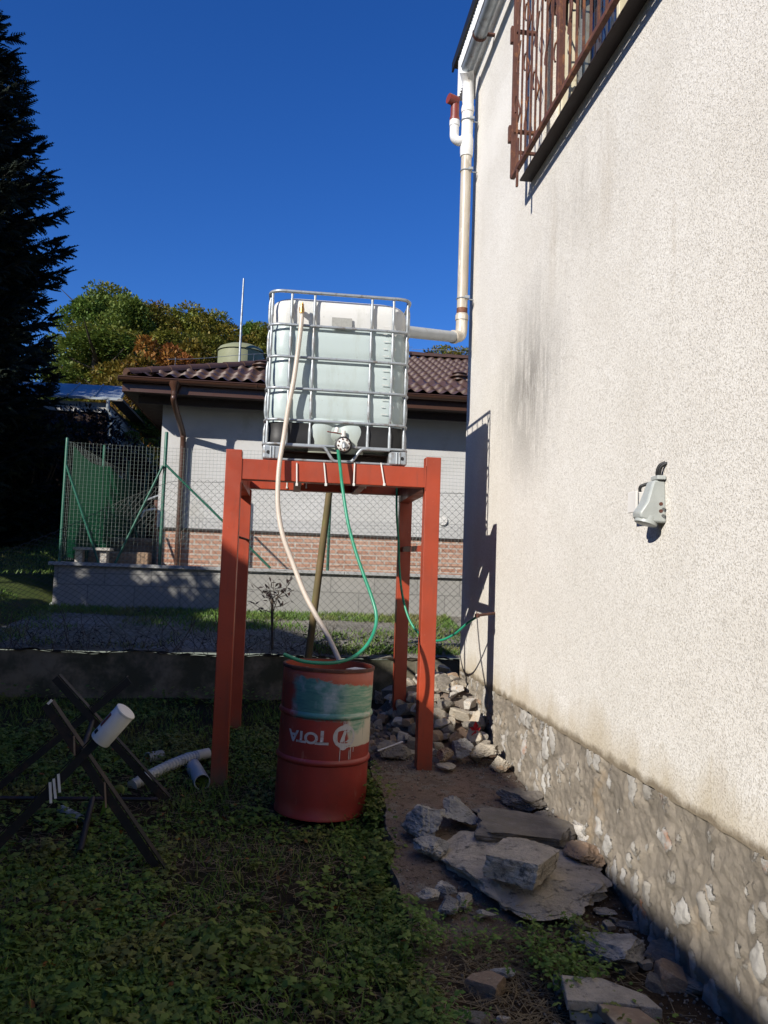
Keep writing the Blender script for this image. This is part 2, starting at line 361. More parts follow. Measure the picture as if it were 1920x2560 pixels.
def tankmat():
    m, n, p = new('milky_tank_plastic', .33, 0, .5)
    co = n.n('NewGeometry').outputs['Position']; X, Y, Z = n.xyz(co)
    lvl = n.rng(n.m('ADD', Z, n.m('MULTIPLY', X, .02)), 3.222, 3.232)
    c = n.mix(lvl, (.53,.615,.60), (.77,.765,.73))
    c = n.mix(n.rng(n.noise(co, 2, 3, .5), .4, .7), c, (.57,.65,.635)); c = n.mix(lvl, c, (.77,.765,.73))
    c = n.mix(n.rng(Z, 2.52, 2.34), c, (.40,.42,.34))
    c = n.mix(n.m('MULTIPLY', n.rng(n.noise(n.map(co, (1,1,.25)), 9, 6, .75), .52, .70), .35), c, (.36,.38,.30))
    c = n.mix(n.m('MULTIPLY', n.rng(n.noise(co, 38, 4, .8), .64, .70), .5), c, (.30,.30,.26))
    n.set(p.inputs['Base Color'], c)
    tr = n.n('BsdfTranslucent'); n.set(tr.inputs['Color'], c); mx = n.n('MixShader'); mx.inputs[0].default_value = .22
    n.L.new(p.outputs[0], mx.inputs[1]); n.L.new(tr.outputs[0], mx.inputs[2]); n.L.new(mx.outputs[0], n.t.nodes['Material Output'].inputs[0])
    n.set(p.inputs['Normal'], n.bump(n.noise(co, 3, 2), .25, .02)); return m
M['tank'] = tankmat()
def bricks(name, c1, c2, mo, w, h, mortar, sc=1.0, rough=.85, off=.5, axis='xz', bump=.4):
    m, n, p = new(name, rough, 0, .2); co = n.co(); X, Y, Z = n.xyz(co); cx = n.n('CombineXYZ')
    n.L.new(X if axis[0] == 'x' else Y, cx.inputs[0]); n.L.new(Z, cx.inputs[1])
    b = n.n('TexBrick', offset=off); n.L.new(cx.outputs[0], b.inputs['Vector'])
    b.inputs['Scale'].default_value = 1; b.inputs['Brick Width'].default_value = w; b.inputs['Row Height'].default_value = h; b.inputs['Mortar Size'].default_value = mortar
    b.inputs['Color1'].default_value = (*c1,1); b.inputs['Color2'].default_value = (*c2,1); b.inputs['Mortar'].default_value = (*mo,1); b.inputs['Mortar Smooth'].default_value = .2
    c = n.mix(n.m('MULTIPLY', n.rng(n.noise(co, 6, 5, .7), .4, .7), .3), b.outputs['Color'], tuple(x*.6 for x in c1))
    n.set(p.inputs['Base Color'], c); n.set(p.inputs['Normal'], n.bump(n.m('ADD', n.m('MULTIPLY', b.outputs['Fac'], -1), n.m('MULTIPLY', n.noise(co, 60, 4), .3)), bump, .006)); return m
M['brick'] = bricks('salmon_brick_base', (.40,.20,.13), (.50,.30,.21), (.48,.43,.37), .25, .075, .012)
M['slabs'] = bricks('grey_wall_slabs', (.30,.29,.265), (.25,.245,.225), (.17,.165,.15), .6, .4, .006, off=.35)
M['boards'] = bricks('dark_brown_cladding', (.035,.022,.018), (.05,.03,.022), (.01,.008,.007), .11, 3, .006, off=0)
M['facade'] = col('light_grey_render', (.52,.515,.50), (.46,.455,.435), 1.2, .9, bump=.15, bscale=120, spec=.1, c3=(.41,.40,.37), s3=1.6, t3=.60)
M['houseback'] = col('neighbour_render', (.45,.42,.36), (.40,.37,.32), 2, .9)
M['shedroof'] = col('pale_sheet_roof', (.30,.34,.37), (.25,.29,.32), 2, .5, .2)
M['dome'] = col('olive_dome', (.22,.23,.13), (.19,.20,.115), 3, .6)
M['winframe'] = col('cream_window_paint', (.62,.56,.40), (.52,.46,.32), 8, .5, c3=(.35,.28,.18), s3=14, t3=.62)
def glassm():
    m, n, p = new('window_glass', .04, 0, .8); p.inputs['Base Color'].default_value = (.05,.075,.11,1); p.inputs['Metallic'].default_value = .35; return m
M['glass'] = glassm()
def groundm(name, a, b, c, s=2.0, gravel=False):
    m, n, p = new(name, .95, 0, .1); co = n.co()
    k = n.mix(n.rng(n.noise(co, s, 6, .7), .38, .62), a, b); k = n.mix(n.rng(n.noise(co, s*.35, 5, .6), .5, .62), k, c)
    h = n.noise(co, 45, 8, .75)
    if gravel:
        v = n.n('TexVoronoi'); n.L.new(co, v.inputs['Vector']); v.inputs['Scale'].default_value = 28
        k = n.mix(.35, k, n.mix(n.xyz(v.outputs['Color'])[0], (.12,.115,.10), (.42,.40,.36))); h = v.outputs['Distance']
    n.set(p.inputs['Base Color'], k); n.set(p.inputs['Normal'], n.bump(h, .8, .015)); return m
M['soil'] = groundm('dark_soil', (.022,.017,.010), (.038,.028,.017), (.02,.022,.010), 5)
M['slabred'] = groundm('reddish_dusty_concrete', (.20,.135,.095), (.13,.095,.07), (.20,.17,.14), 3)
def pathm():
    m, n, p = new('dusty_broken_concrete', .95, 0, .1); co = n.n('NewGeometry').outputs['Position']; X, Y, Z = n.xyz(co)
    c = n.mix(n.rng(n.noise(co, 3.2, 7, .7), .38, .62), (.27,.195,.145), (.17,.13,.10))
    c = n.mix(n.rng(n.noise(co, 7, 6, .75), .52, .60), c, (.25,.22,.18))
    c = n.mix(n.m('MULTIPLY', n.rng(n.noise(co, 22, 6, .8), .54, .60), .8), c, (.05,.035,.022))
    so_ = n.rng(n.m('ADD', n.m('ADD', Y, n.m('MULTIPLY', X, -.55)), n.m('MULTIPLY', n.m('SUBTRACT', n.noise(co, 3, 5, .7), .5), 1.6)), 2.95, 2.65)
    c = n.mix(so_, c, n.mix(n.rng(n.noise(co, 14, 6, .75), .4, .6), (.045,.032,.02), (.09,.06,.035)))
    n.set(p.inputs['Base Color'], c); n.set(p.inputs['Normal'], n.bump(n.m('ADD', n.noise(co, 24, 9, .8), n.noise(co, 90, 3, .7)), 1.0, .014)); return m
M['pathm'] = pathm()
M['lane'] = groundm('gravel_lane', (.22,.20,.165), (.15,.13,.095), (.11,.10,.055), 2, True)
M['lawn'] = groundm('lawn_soil', (.05,.07,.02), (.07,.085,.025), (.10,.08,.04), 3)
M['hill'] = groundm('wood_floor', (.06,.06,.022), (.045,.055,.018), (.08,.06,.02), .4)
WX = 1.58                                       # rendered wall plane
# ================================================= terrain
def gz(x, y):                                   # yard height
    b = .03*fbm(x, y, 0, .9)
    if y > 4.7: b += .10*min(1, (y-4.7)/.8)
    if y > 5.5: b += .13*min(1, (y-5.5)/2.2)
    return b
def yard(u, v): return (u, v, gz(u, v))
struct = lambda o: tag(o, kind='structure')
us = lin(-30, -5, 30)[:-1]+lin(-5, 8, 110); vs = lin(-30, 0, 30)[:-1]+lin(0, 8.0, 90)
struct(MB().grid(yard, us, vs, False).obj('ground', M['soil'], smooth=60))
def lz(x, y):                                   # lane and lawn behind the retaining wall
    z = .66+.085*(y-8.1)+.02*fbm(x, y, 3, 1.1)
    if x < -3.0 and y > 9.4:
        z = max(z, .66+.085*1.3+.22*(y-9.4)*min(1, (-3.0-x)/.7))
    return z
def hz(x, y):
    base = 1.0+.19*(y-11) if y < 20 else 2.7+.30*(y-20)**.93
    return base+.25*fbm(x, y, 5, .12)*min(1, (y-11)/8)
struct(MB().grid(lambda u, v: (u, v, lz(u, v)), lin(-14, 9, 200), lin(8.05, 11.0, 50)).obj('lane', M['lane'], smooth=60))
def law(u, v):
    z = 0
    if v <= 11.0: return (u, v, lz(u, v)+.012)
    zl = 1.31+.135*(v-11) if v < 17 else max(2.12, hz(u, v))
    f_ = max(0, min(1, (-3.0-u)/.7)); zl = (.92+.05*(v-11))*(1-f_)+zl*f_
    return (u, v, zl+.03*fbm(u, v, 1, 1.3))
struct(MB().grid(law, lin(-45, -3.08, 60), lin(9.35, 30, 70)).obj('lawn', M['lawn'], smooth=60))
struct(MB().grid(lambda u, v: (u, v, 1.44), lin(-3.0, 12, 4), lin(11.0, 21, 4)).obj('terrace', M['lane']))
struct(MB().grid(lambda u, v: (u, v, hz(u, v)-.1), lin(-150, 170, 70), lin(20, 260, 60)).obj('hillside', M['hill'], smooth=60))

# concrete path along the wall
def slab_left(y): return .585+.045*fbm(y, 1, 0, 2.2)+(.02*(y-3.4) if y > 3.4 else -.02*(3.4-y))
ys = lin(1.6, 6.9, 90)
mb = MB()
def pathpt(u, v):
    x0 = slab_left(v); x = x0+(WX-.0-x0)*u
    z = (.115 if v > 4.1 else .115-.09*min(1, (4.1-v)/.9))+.012*fbm(x, v, 2, 2.5)+.085*max(0, min(1, (v-4.5)/.9))
    return (x, v, z)
mb.grid(pathpt, lin(0, 1, 26), ys)
mb.grid(lambda u, v: (pathpt(0, v)[0]+(u-1)*.015, v, -.1+(pathpt(0, v)[2]+.1)*u), (0, 1), ys)
struct(mb.obj('path', M['pathm'], smooth=40))

# ================================================= retaining wall
rw_ = MB()
rw_.grid(lambda u, v: (u, 8.0-.02*(1-v)+.02*fbm(u, v*2, 0, 2), -.1+.75*v+(.035*fbm(u, 0, 4, 1.6) if v > .9 else 0)), lin(-14, 2.6, 170), lin(0, 1, 8))
struct(MB().grid(lambda u, v: (u, 7.985+.10*v, .655+.035*fbm(u, 0, 4, 1.6)+.02*fbm(u, v, 4, 9)), lin(-14, 2.6, 400), lin(0, 1, 4)).obj('soil_strip', M['soil'], smooth=60))
o = rw_.obj('retaining_wall', M['wallconc'], smooth=50); tag(o, 'low stained concrete retaining wall running across behind the steel stand', 'retaining wall')
t = MB().box((1.30, 7.55, .15), (1.56, 7.93, .64)).obj('concrete_block', M['wallconc'], bevel=.012); tag(t, 'upright concrete block by the house corner in front of the retaining wall', 'block')

# ================================================= the cream house on the right
H = thing('rendered_house', 'tall cream rough-rendered house with stone plinth filling the right side', 'house', (WX, 7.15, 0))
YE, YN, ZT = 7.15, -7.0, 6.7
WY0, WY1, WZ0, WZ1 = 1.9, 5.02, 4.30, 6.05       # window opening
mb = MB()
def wallgrid(y0, y1, z0, z1, st=.25):
    ny = max(2, int((y1-y0)/st)); nzz = max(2, int((z1-z0)/st)); zl = lin(z0, z1, nzz)
    mb.grid(lambda u, v: (WX, u, v), lin(y0, y1, ny), zl, flip=False)
def lowz(u): return .655+.012*fbm(u, 0, 8, 5)
mb.grid(lambda u, v: (WX, u, lowz(u)+(WZ0-.655)*v if v < .001 else .655+(WZ0-.655)*v), lin(YN, YE, 400), lin(0, 1, 4))
mb.grid(lambda u, v: (WX+.03*v, u, lowz(u)), lin(YN, YE, 400), (1, 0))
wallgrid(YN, WY0, WZ0, WZ1); wallgrid(WY1, YE, WZ0, WZ1); wallgrid(YN, YE, WZ1, ZT)
mb.add([(WX, YE, .60), (9, YE, .60), (9, YE, ZT), (WX, YE, ZT)], [(0,1,2,3)])
mb.add([(WX, YN, .6), (9, YN, .6), (9, YN, ZT), (WX, YN, ZT)], [(3,2,1,0)])
d = .16
for a, b in (((WY0,WZ0),(WY1,WZ0)), ((WY1,WZ0),(WY1,WZ1)), ((WY1,WZ1),(WY0,WZ1)), ((WY0,WZ1),(WY0,WZ0))):
    mb.add([(WX,a[0],a[1]),(WX,b[0],b[1]),(WX+d,b[0],b[1]),(WX+d,a[0],a[1])], [(0,1,2,3)])
wallo = mb.obj('wall', M['plaster'], H)
# plinth with stones half buried in mortar
PX = WX+.012
ysp = lin(YN, 1.6, 40)[:-1]+lin(1.6, 7.15, 520); zsp = lin(-.15, .66, 76)
YY, ZZ = np.meshgrid(ysp, zsp, indexing='ij'); S = np.zeros_like(YY); T = np.zeros_like(YY)
rgp = np.random.default_rng(12); NS = 620
sd_ = np.stack([rgp.uniform(1.5, 7.2, NS), rgp.uniform(-.05, .66, NS)], 1); vis = rgp.random(NS); ton = rgp.random(NS); ext_ = rgp.uniform(.8, 1.5, NS)
for i_, y_ in enumerate(ysp):                   # angular stones with mortar smeared over their edges
    if y_ < 1.55: continue
    for j_, z_ in enumerate(zsp):
        wy = y_+.030*fbm(y_, z_, 1, 9); wz = z_+.030*fbm(y_, z_, 5, 9)
        d2 = np.hypot((sd_[:,0]-wy)*1.25, (sd_[:,1]-wz)*.80); o2 = np.argpartition(d2, 2)[:2]; o2 = o2[np.argsort(d2[o2])]
        e_ = (d2[o2[1]]-d2[o2[0]])/.09; v_ = vis[o2[0]]; lim = .20 if v_ > .53 else .55 if v_ > .22 else 9
        S[i_, j_] = max(0, min(1, (e_-lim)*2.2+.15)); T[i_, j_] = ton[o2[0]]
mb = MB()
cnt = [0]
def pl(u, v):
    i = ysp.index(u); j = zsp.index(v); s_ = S[i, j]
    return (PX-.026*s_**.6-.006*fbm(u, v, 0, 5)-.009*fbm(u, v, 4, 26), u, v)
mb.grid(pl, ysp, zsp)
pl_o = mb.obj('plinth', M['plinth'], H, smooth=50)
for nm, A_ in (('stone', S), ('tone', T)):
    a = pl_o.data.attributes.new(nm, 'FLOAT', 'POINT'); a.data.foreach_set('value', A_.ravel().astype(np.float32))
mb = MB().add([(PX, YE, -.1), (9, YE, -.1), (9, YE, .62), (PX, YE, .62)], [(0,1,2,3)]); mb.obj('plinth', M['wallconc'], H)
# window
W = MB()
fx = WX+.10
def fr(y0, y1, z0, z1, x0=fx, x1=fx+.05): W.box((x0, y0, z0), (x1, y1, z1))
fr(WY0, WY1, WZ0, WZ0+.07); fr(WY0, WY1, WZ1-.07, WZ1)
for y in (WY0, WY0+.95, WY0+1.95, WY1-.07): fr(y, y+.07, WZ0+.07, WZ1-.07)
for y in (WY0+.12, WY0+1.07, WY0+2.07):        # casements
    y1 = y+.78; fr(y, y+.05, WZ0+.1, WZ1-.1, fx-.02, fx+.03); fr(y1, y1+.05, WZ0+.1, WZ1-.1, fx-.02, fx+.03); fr(y+.05, y1, WZ0+.1, WZ0+.15, fx-.02, fx+.03); fr(y+.05, y1, WZ1-.6, WZ1-.56, fx-.02, fx+.03)
win = W.obj('window', M['winframe'], H, bevel=.004)
MB().box((fx+.055, WY0+.02, WZ0+.02), (fx+.06, WY1-.02, WZ1-.02)).obj('pane', M['glass'], win)
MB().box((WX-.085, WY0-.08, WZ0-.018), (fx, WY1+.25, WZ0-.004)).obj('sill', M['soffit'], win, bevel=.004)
MB().box((WX+.02, 4.05, 5.30), (WX+.08, 4.97, 6.04)).obj('blind', M['rust'], win)
# rusty grille
g = MB(); GX = WX-.14; gy0, gy1, gz0, gz1 = 1.7, 5.257, 4.297, 6.2
for a, b in (((gy0,gz0),(gy1,gz0)), ((gy0,gz1),(gy1,gz1)), ((gy0,gz0),(gy0,gz1)), ((gy1,gz0),(gy1,gz1)), ((4.28,gz0),(4.28,gz1)), ((3.3,gz0),(3.3,gz1))):
    g.bar((GX,*a), (GX,*b), .03, .03, (1,0,0))
grille = g.obj('window_grille', M['rust'], H, bevel=.002)
y = gy0+.11; i = 0
bars = MB(); scr = MB()
while y < gy1-.05:
    bars.bar((GX,y,gz0), (GX,y,gz1), .012, .012, (1,0,0))
    if i % 2 == 0:
        for z in lin(gz0+.15, gz1-.35, 5):
            sgn = 1 if (i//2+int(z*10)) % 2 else -1; zz = z+.09*(i % 3)
            scr.tube([(GX+.004, y+sgn*.05*math.sin(q*math.pi*1.25), zz+.22*q+.02*math.cos(q*6)) for q in lin(0, 1, 9)], .006, 6)
            scr.tube([(GX-.008, y-sgn*(.018+.03*math.sin(q*math.pi)), zz+.1+.12*q) for q in lin(0, 1, 7)], .006, 6)
    y += .105; i += 1
bars.obj('upright_bars', M['rust'], grille); scr.obj('scroll_work', M['rust'], grille, smooth=60)
for z in (4.62, 5.35):
    hg = MB(); hg.box((GX-.03, gy1+.005, z-.06), (GX+.0, gy1+.04, z+.06)); hg.bar((GX, gy1-.02, z), (WX+.02, gy1-.02, z), .03, .02); hg.obj('bracket', M['rust'], grille, bevel=.002)
hg = MB(); hg.box((GX-.015, 5.10, 4.16), (GX+.0, 5.12, 4.50)); hg.bar((GX, 5.11, 4.4), (WX, 5.11, 4.4), .02, .02)
hg.obj('bracket', M['rust'], grille, bevel=.002)
# roof edge: corrugated white fascia, black flashing, gutter
f_ = MB(); n_ = 300
f_.grid(lambda u, v: (1.50+.008*math.sin(u*2*math.pi/.045), u, 6.28+v*.44), lin(YN, 7.62, 1500), (0, 1), flip=False)
f_.grid(lambda u, v: (1.50+.008*math.sin(u*2*math.pi/.045)+v, u, 6.28), lin(YN, 7.62, 1500), (0, .1), flip=True)
ro = MB().box((1.50, YN-.3, 6.73), (9, 7.80, 6.79)); roof = ro.obj('roof', M['black'], H)
MB().box((1.470, YN-.3, 6.70), (1.489, 7.82, 6.80)).obj('flashing', M['black'], roof)
f_.obj('fascia', M['whitepipe'], H, smooth=60)
MB().box((1.53, 7.16, 6.3), (9, 7.6, 6.5)).obj('eave_board', M['whitepipe'], H)
gu = MB()
def gut(u, v):
    a = math.pi*(1.0+v); return (1.452+.06*math.cos(a), u, 6.175+.06*math.sin(a))
gu.grid(gut, lin(YN, 6.92, 20), lin(0, 1, 13)); gu.grid(lambda u, v: (1.452+.056*math.cos(math.pi*(1+v)), u, 6.175+.056*math.sin(math.pi*(1+v))), lin(YN, 6.92, 20), lin(0, 1, 13), flip=True)
gu.tube([(1.392, YN, 6.175), (1.392, 6.92, 6.175)], .007, 8); gu.tube([(1.512, YN, 6.175), (1.512, 6.92, 6.175)], .005, 8)
gutter = gu.obj('gutter', M['galv'], H, smooth=60)
cpm = MB()
for k in range(13):                             # rounded end cap
    a = math.pi*(1+k/12)
cpm.lathe([(.0, -.05), (.036, -.038), (.056, -.016), (.062, 0)], 24, Matrix.Translation((1.452, 6.92, 6.175)) @ Matrix.Rotation(math.pi/2, 4, 'X').inverted() @ Matrix.Rotation(math.pi, 4, 'X'))
cpm.obj('end_cap', M['whitepipe'], gutter, smooth=60)
for y in (6.45, 4.6, 2.7):
    b = MB(); b.grid(lambda u, v: (1.452+.066*math.cos(math.pi*(1+v)), u, 6.175+.066*math.sin(math.pi*(1+v))), (y-.018, y+.018), lin(0, 1, 12)); b.bar((1.385, y, 6.185), (1.51, y, 6.185), .036, .006); b.bar((1.51, y, 6.175), (WX, y, 6.175), .036, .014); b.obj('gutter_bracket', M['rust'], gutter)
# downpipe
PC = Vector((1.475, 6.99)); px, py = PC
dp = MB().tube([(px, py, 3.84), (px, py, 5.42)], .048, 24)
dpo = dp.obj('downpipe', M['beige'], H, smooth=50)
up = MB(); up.tube([(px, py, 5.36), (px, py, 5.40), (px, py, 5.52), (px, py, 5.56)], [.056, .06, .06, .052], 24)
up.tube([(px, py, 5.55), (px, py, 5.82)], .053, 24); up.tube([(px, py, 5.78), (px, py, 5.80), (px, py, 5.84)], [.058, .061, .058], 24)
up.tube([(px, py, 5.83), (px, py, 6.05), (px-.01, py-.01, 6.1), (px-.035, py-.06, 6.15)], [.053, .053, .058, .066], 24)
upo = up.obj('upper_pipe', M['whitepipe'], dpo, smooth=50)
br = MB(); bp = spline([(px-.03, py, 5.52), (px-.075, py, 5.50), (px-.115, py, 5.53), (px-.12, py, 5.60), (px-.12, py, 5.68)], 6)
br.tube(bp, .042, 20); br.tube([(px-.12, py, 5.64), (px-.12, py, 5.69)], .047, 20); br.obj('overflow_branch', M['whitepipe'], dpo, smooth=50)
rc = MB(); rc.tube([(px-.12, py, 5.68), (px-.12, py, 5.72)], .046, 20); rc.tube([(px-.12, py, 5.72), (px-.12, py, 5.90)], .040, 20); rc.tube([(px-.10, py, 5.875), (px-.19, py-.03, 5.885)], .046, 18)
rc.obj('overflow_cap', M['redplain'], dpo, smooth=50)
for z, mm in ((5.22, 'galv'), (4.02, 'galv'), (5.70, 'galv')):
    c = MB(); c.tube([(px+.051*math.cos(a)*(1.12 if z == 5.7 else 1), py+.051*math.sin(a)*(1.12 if z == 5.7 else 1), z) for a in lin(0, 2*math.pi, 25)[:-1]], .006, 6, closed=True); c.box((px+.01, py-.075, z-.012), (px+.05, py-.05, z+.012)); c.tube([(px+.05, py, z), (WX+.01, py, z)], .005, 6); c.obj('pipe_clamp', M[mm], dpo, smooth=50)
MB().tube([(px, py, 3.87), (px, py, 3.93)], .0495, 24).obj('rust_ring', M['rust'], dpo, smooth=50)
E1 = Vector((px, py, 3.66)); TE = Vector((.80, 6.35, 3.49)); dirp = (TE-E1).normalized()
el = MB(); ep = spline([(px, py, 3.88), (px, py, 3.76), E1+dirp*.02+Vector((0,0,.02)), E1+dirp*.12], 6)
el.tube(ep, .053, 24); el.tube([(px, py, 3.82), (px, py, 3.865)], .059, 24); el.tube([E1+dirp*.10, E1+dirp*.135], .06, 24); el.obj('elbow', M['beige'], dpo, smooth=50)
MB().tube([E1+dirp*.12, TE], .049, 24).obj('feed_pipe', M['greypipe'], dpo, smooth=50)
# stub tap pipe
tp = MB().tube([(1.40, 5.80, 1.228), (WX+.01, 5.98, 1.24)], .011, 10).tube([(1.395, 5.797, 1.227), (1.415, 5.81, 1.228)], .017, 10)
tag(tp.obj('iron_pipe_stub', M['rust'], smooth=50), 'short rusty iron pipe sticking out low from the cream wall near its corner', 'pipe')

# power socket on the wall
S_ = thing('power_socket', 'grey industrial power socket with white junction box mounted on the cream wall', 'socket', (WX, 3.27, 1.9))
def ext(outline, x0, x1, y, sl=None):           # outline in (lateral, z), extruded away from wall
    m_ = MB(); n = len(outline)
    m_.add([(x0, y+a, b) for a, b in outline]+[(x1, y+a*.86, b+(.0)) for a, b in outline], [tuple(range(n)), tuple(range(2*n-1, n-1, -1))]+[(i, n+i, n+(i+1)%n, (i+1)%n) for i in range(n)])
    return m_
def wedge(prof, y0, y1):                        # side profile (distance from wall, height) run across
    m_ = MB(); n = len(prof)
    m_.add([(WX-a, y0+(.012 if b > 1.94 else 0), b) for a, b in prof]+[(WX-a, y1-(.006 if b > 1.95 else 0), b) for a, b in prof], [tuple(range(n)), tuple(range(2*n-1, n-1, -1))]+[(i, n+i, n+(i+1)%n, (i+1)%n) for i in range(n)]); return m_
body = wedge([(-.002,1.965),(.048,1.965),(.056,1.953),(.085,1.87),(.115,1.825),(.112,1.80),(.06,1.785),(-.002,1.782)], 3.205, 3.288).obj('housing', M['greyplas'], S_, smooth=30, bevel=.008)
hood = MB(); Mx = Matrix.Translation((WX-.066, 3.245, 1.805)) @ Matrix.Rotation(math.radians(196), 4, 'Y')
hood.lathe([(.040,-.02),(.042,.0),(.042,.014),(.047,.016),(.047,.028),(.040,.031),(.0,.032)], 28, Mx); hood.obj('socket_hood', M['greyplas'], body, smooth=40)
ext([(-.045,1.985),(.03,1.985),(.03,1.967),(-.045,1.967)], WX-.004, WX-.04, 3.245).obj('gland', M['greyplas'], S_, bevel=.003)
jb = MB().box((WX-.06, 3.345, 1.838), (WX-.004, 3.415, 1.925)).obj('junction_box', M['white'], S_, bevel=.004)
MB().box((WX-.075, 3.338, 1.835), (WX-.063, 3.425, 1.928)).obj('box_lid', M['white'], jb, bevel=.003)
for (y0, x0, z0, z1) in ((3.25, WX-.02, 1.985, 2.04), (3.23, WX-.02, 1.985, 2.035), (3.385, WX-.035, 1.925, 1.965)):
    MB().tube(spline([(x0, y0, z0), (x0-.002, y0-.004, z0+.022), (x0+.006, y0-.012, z1-.008), (WX+.01, y0-.03, z1+.006)], 6), .0075, 8).obj('cable', M['black'], S_, smooth=60)
for z in (1.86, 1.83): MB().tube([(WX-.035, 3.185, z), (WX-.035, 3.178, z)], .008, 8).obj('rusty_screw', M['rust'], S_)

# ================================================= steel stand
T_ = thing('steel_stand', 'tall red-painted steel stand carrying the white water tank', 'stand', (.3, 6.1, 0))
hw = .053
LEG = [(-.392, 5.505, .0, 2.32), (.980, 5.505, .17, 2.335), (-.385, 6.90, .1, 2.18), (1.0, 6.90, .15, 2.18)]
for i, (x, y, z0, z1) in enumerate(LEG):
    m_ = MB()
    if i < 2:
        m_.box((x-hw, y-hw, z0), (x+hw, y+hw, z1)); leg = m_.obj('leg', M['red'], T_, bevel=.004)
        ws = MB().tube([(x+(hw+.001)*(1 if i == 0 else -1), y-hw, z) for z in lin(2.10, 2.27, 12)], .004, 5); ws.obj('weld', M['red'], leg, smooth=60)
    else:                                       # channel sections
        s_ = 1 if i == 2 else -1
        m_.box((x-hw, y-.05, z0), (x+hw, y-.042, z1)); m_.box((x-hw, y-.041, z0), (x-hw+.008, y+.05, z1)); m_.box((x+hw-.008, y-.041, z0), (x+hw, y+.05, z1)); m_.obj('leg', M['red'], T_, bevel=.002)
def beam(a, b, w_=.10, h_=.14): MB().bar(a, b, w_, h_).obj('beam', M['red'], T_, bevel=.004)
bz = 2.19
beam((-.392+hw+.001, 5.505, bz), (.98-hw-.001, 5.505, bz))
beam((-.385-hw-.0, 6.90, 2.255), (1.0+hw, 6.90, 2.255), .10, .13)
for x in (-.392, .98): beam((x, 5.505+hw+.001, bz), (x, 6.845, bz), .10, .138)
for x in (.05, .55): beam((x, 5.56, 2.215), (x, 6.845, 2.215), .06, .08)
MB().bar((.98, 5.56, 1.72), (1.0, 6.845, 1.74), .045, .006).obj('angle_brace', M['red'], T_)
MB().bar((.957, 5.56, 1.70), (.977, 6.845, 1.72), .006, .045).obj('angle_brace', M['red'], T_)
MB().bar((-.36, 5.56, 1.735), (-.34, 6.845, 1.75), .045, .006).obj('angle_brace', M['rust'], T_)
# ================================================= IBC tank
IX0, IX1, IY0, IY1 = -.20, .79, 5.47, 6.64
cx, cy = (IX0+IX1)/2, (IY0+IY1)/2
IB = thing('water_tank', 'white translucent water tank in a galvanised cage on the red stand', 'water tank', (cx, cy, 2.262))
hx, hy = .478, .566
def ring(z, ex, ey, r, n=9):
    out = []
    for qx, qy, a0 in ((1,1,0),(-1,1,90),(-1,-1,180),(1,-1,270)):
        for k in range(n):
            a = math.radians(a0+90*k/(n-1)); out.append((cx+qx*(ex-r)+r*math.cos(a), cy+qy*(ey-r)+r*math.sin(a), z))
    return out
zs = [(2.345,.86,.10),(2.36,.93,.12),(2.40,.965,.12)]
hoops = [2.545, 2.765, 2.985, 3.21]
for z in lin(2.44, 3.24, 34):
    b = min(abs(z-h) for h in hoops); zs.append((z, 1-.022*math.exp(-(b/.035)**2), .12))
zs += [(3.32,.998,.12),(3.36,.99,.12),(3.39,.972,.13),(3.41,.945,.14),(3.422,.905,.15),(3.428,.82,.17)]
m_ = MB(); n = 36
for z, k, r in zs:
    rg = ring(z, hx*k, hy*k, r)
    for (x, y, zz) in rg:                       # hollow for the valve at the front
        if y < cy and abs(x-cx-.0) < .17 and z < 2.60:
            pass
        m_.v.append((x, y, zz))
for i in range(len(zs)-1):
    for k in range(n): m_.f.append((i*n+k, i*n+(k+1)%n, (i+1)*n+(k+1)%n, (i+1)*n+k))
m_.f += [tuple(range(n-1,-1,-1)), tuple((len(zs)-1)*n+k for k in range(n))]
bot = m_.obj('tank_body', M['tank'], IB, smooth=50)
# front face recess with moulded ridge
fy = IY0+.0165
# moulded outlet pocket
def bulge(u, v):
    x = cx+u*.19; z = 2.33+v*.24
    e = (1-abs(u)**3)*(1-abs(v*2-1)**4)
    return (x, cy-hy-.002+.0*e-.03*e*(abs(u)**.7)+.02*math.exp(-(u/.25)**2)*e, z)
MB().grid(bulge, lin(-1, 1, 25), lin(0, 1, 15), flip=False).obj('outlet_moulding', M['tank'], bot, smooth=70)
MB().lathe([(.11,3.42),(.11,3.432),(.10,3.436),(0,3.436)], 28, Matrix.Translation((cx, cy, 0))).obj('lid', M['black'], bot, smooth=40)
MB().box((.235, fy-.012, 3.20), (.375, fy-.006, 3.285)).obj('worn_label', col('worn_label_film', (.36,.36,.33), (.25,.25,.23), 60, .5, bump=.1), bot)
# scale marks
sc_ = MB()
for k, z in enumerate(lin(2.62, 3.24, 13)):
    sc_.box((.600, fy-.0105, z), (.625 if k % 2 else .645, fy-.006, z+.003))
sc_.obj('scale_marks', M['white'], bot)
for k, (num) in enumerate(('400','500','600','700','800','900')):
    cu = D.curves.new('t', 'FONT'); cu.body = num; cu.size = .026; cu.extrude = .001; to = D.objects.new('t', cu); COL.objects.link(to)
    bpy.context.view_layer.update(); me = D.meshes.new_from_object(to); D.objects.remove(to)
    me.transform(Matrix.Translation((.652, fy-.010, 2.665+k*.103)) @ Matrix.Rotation(math.pi/2, 4, 'X')); me.transform(Matrix.Translation(-parent_world(IB)))
    o = D.objects.new('scale_number', me); COL.objects.link(o); o.parent = bot; me.materials.clear(); me.materials.append(M['white'])
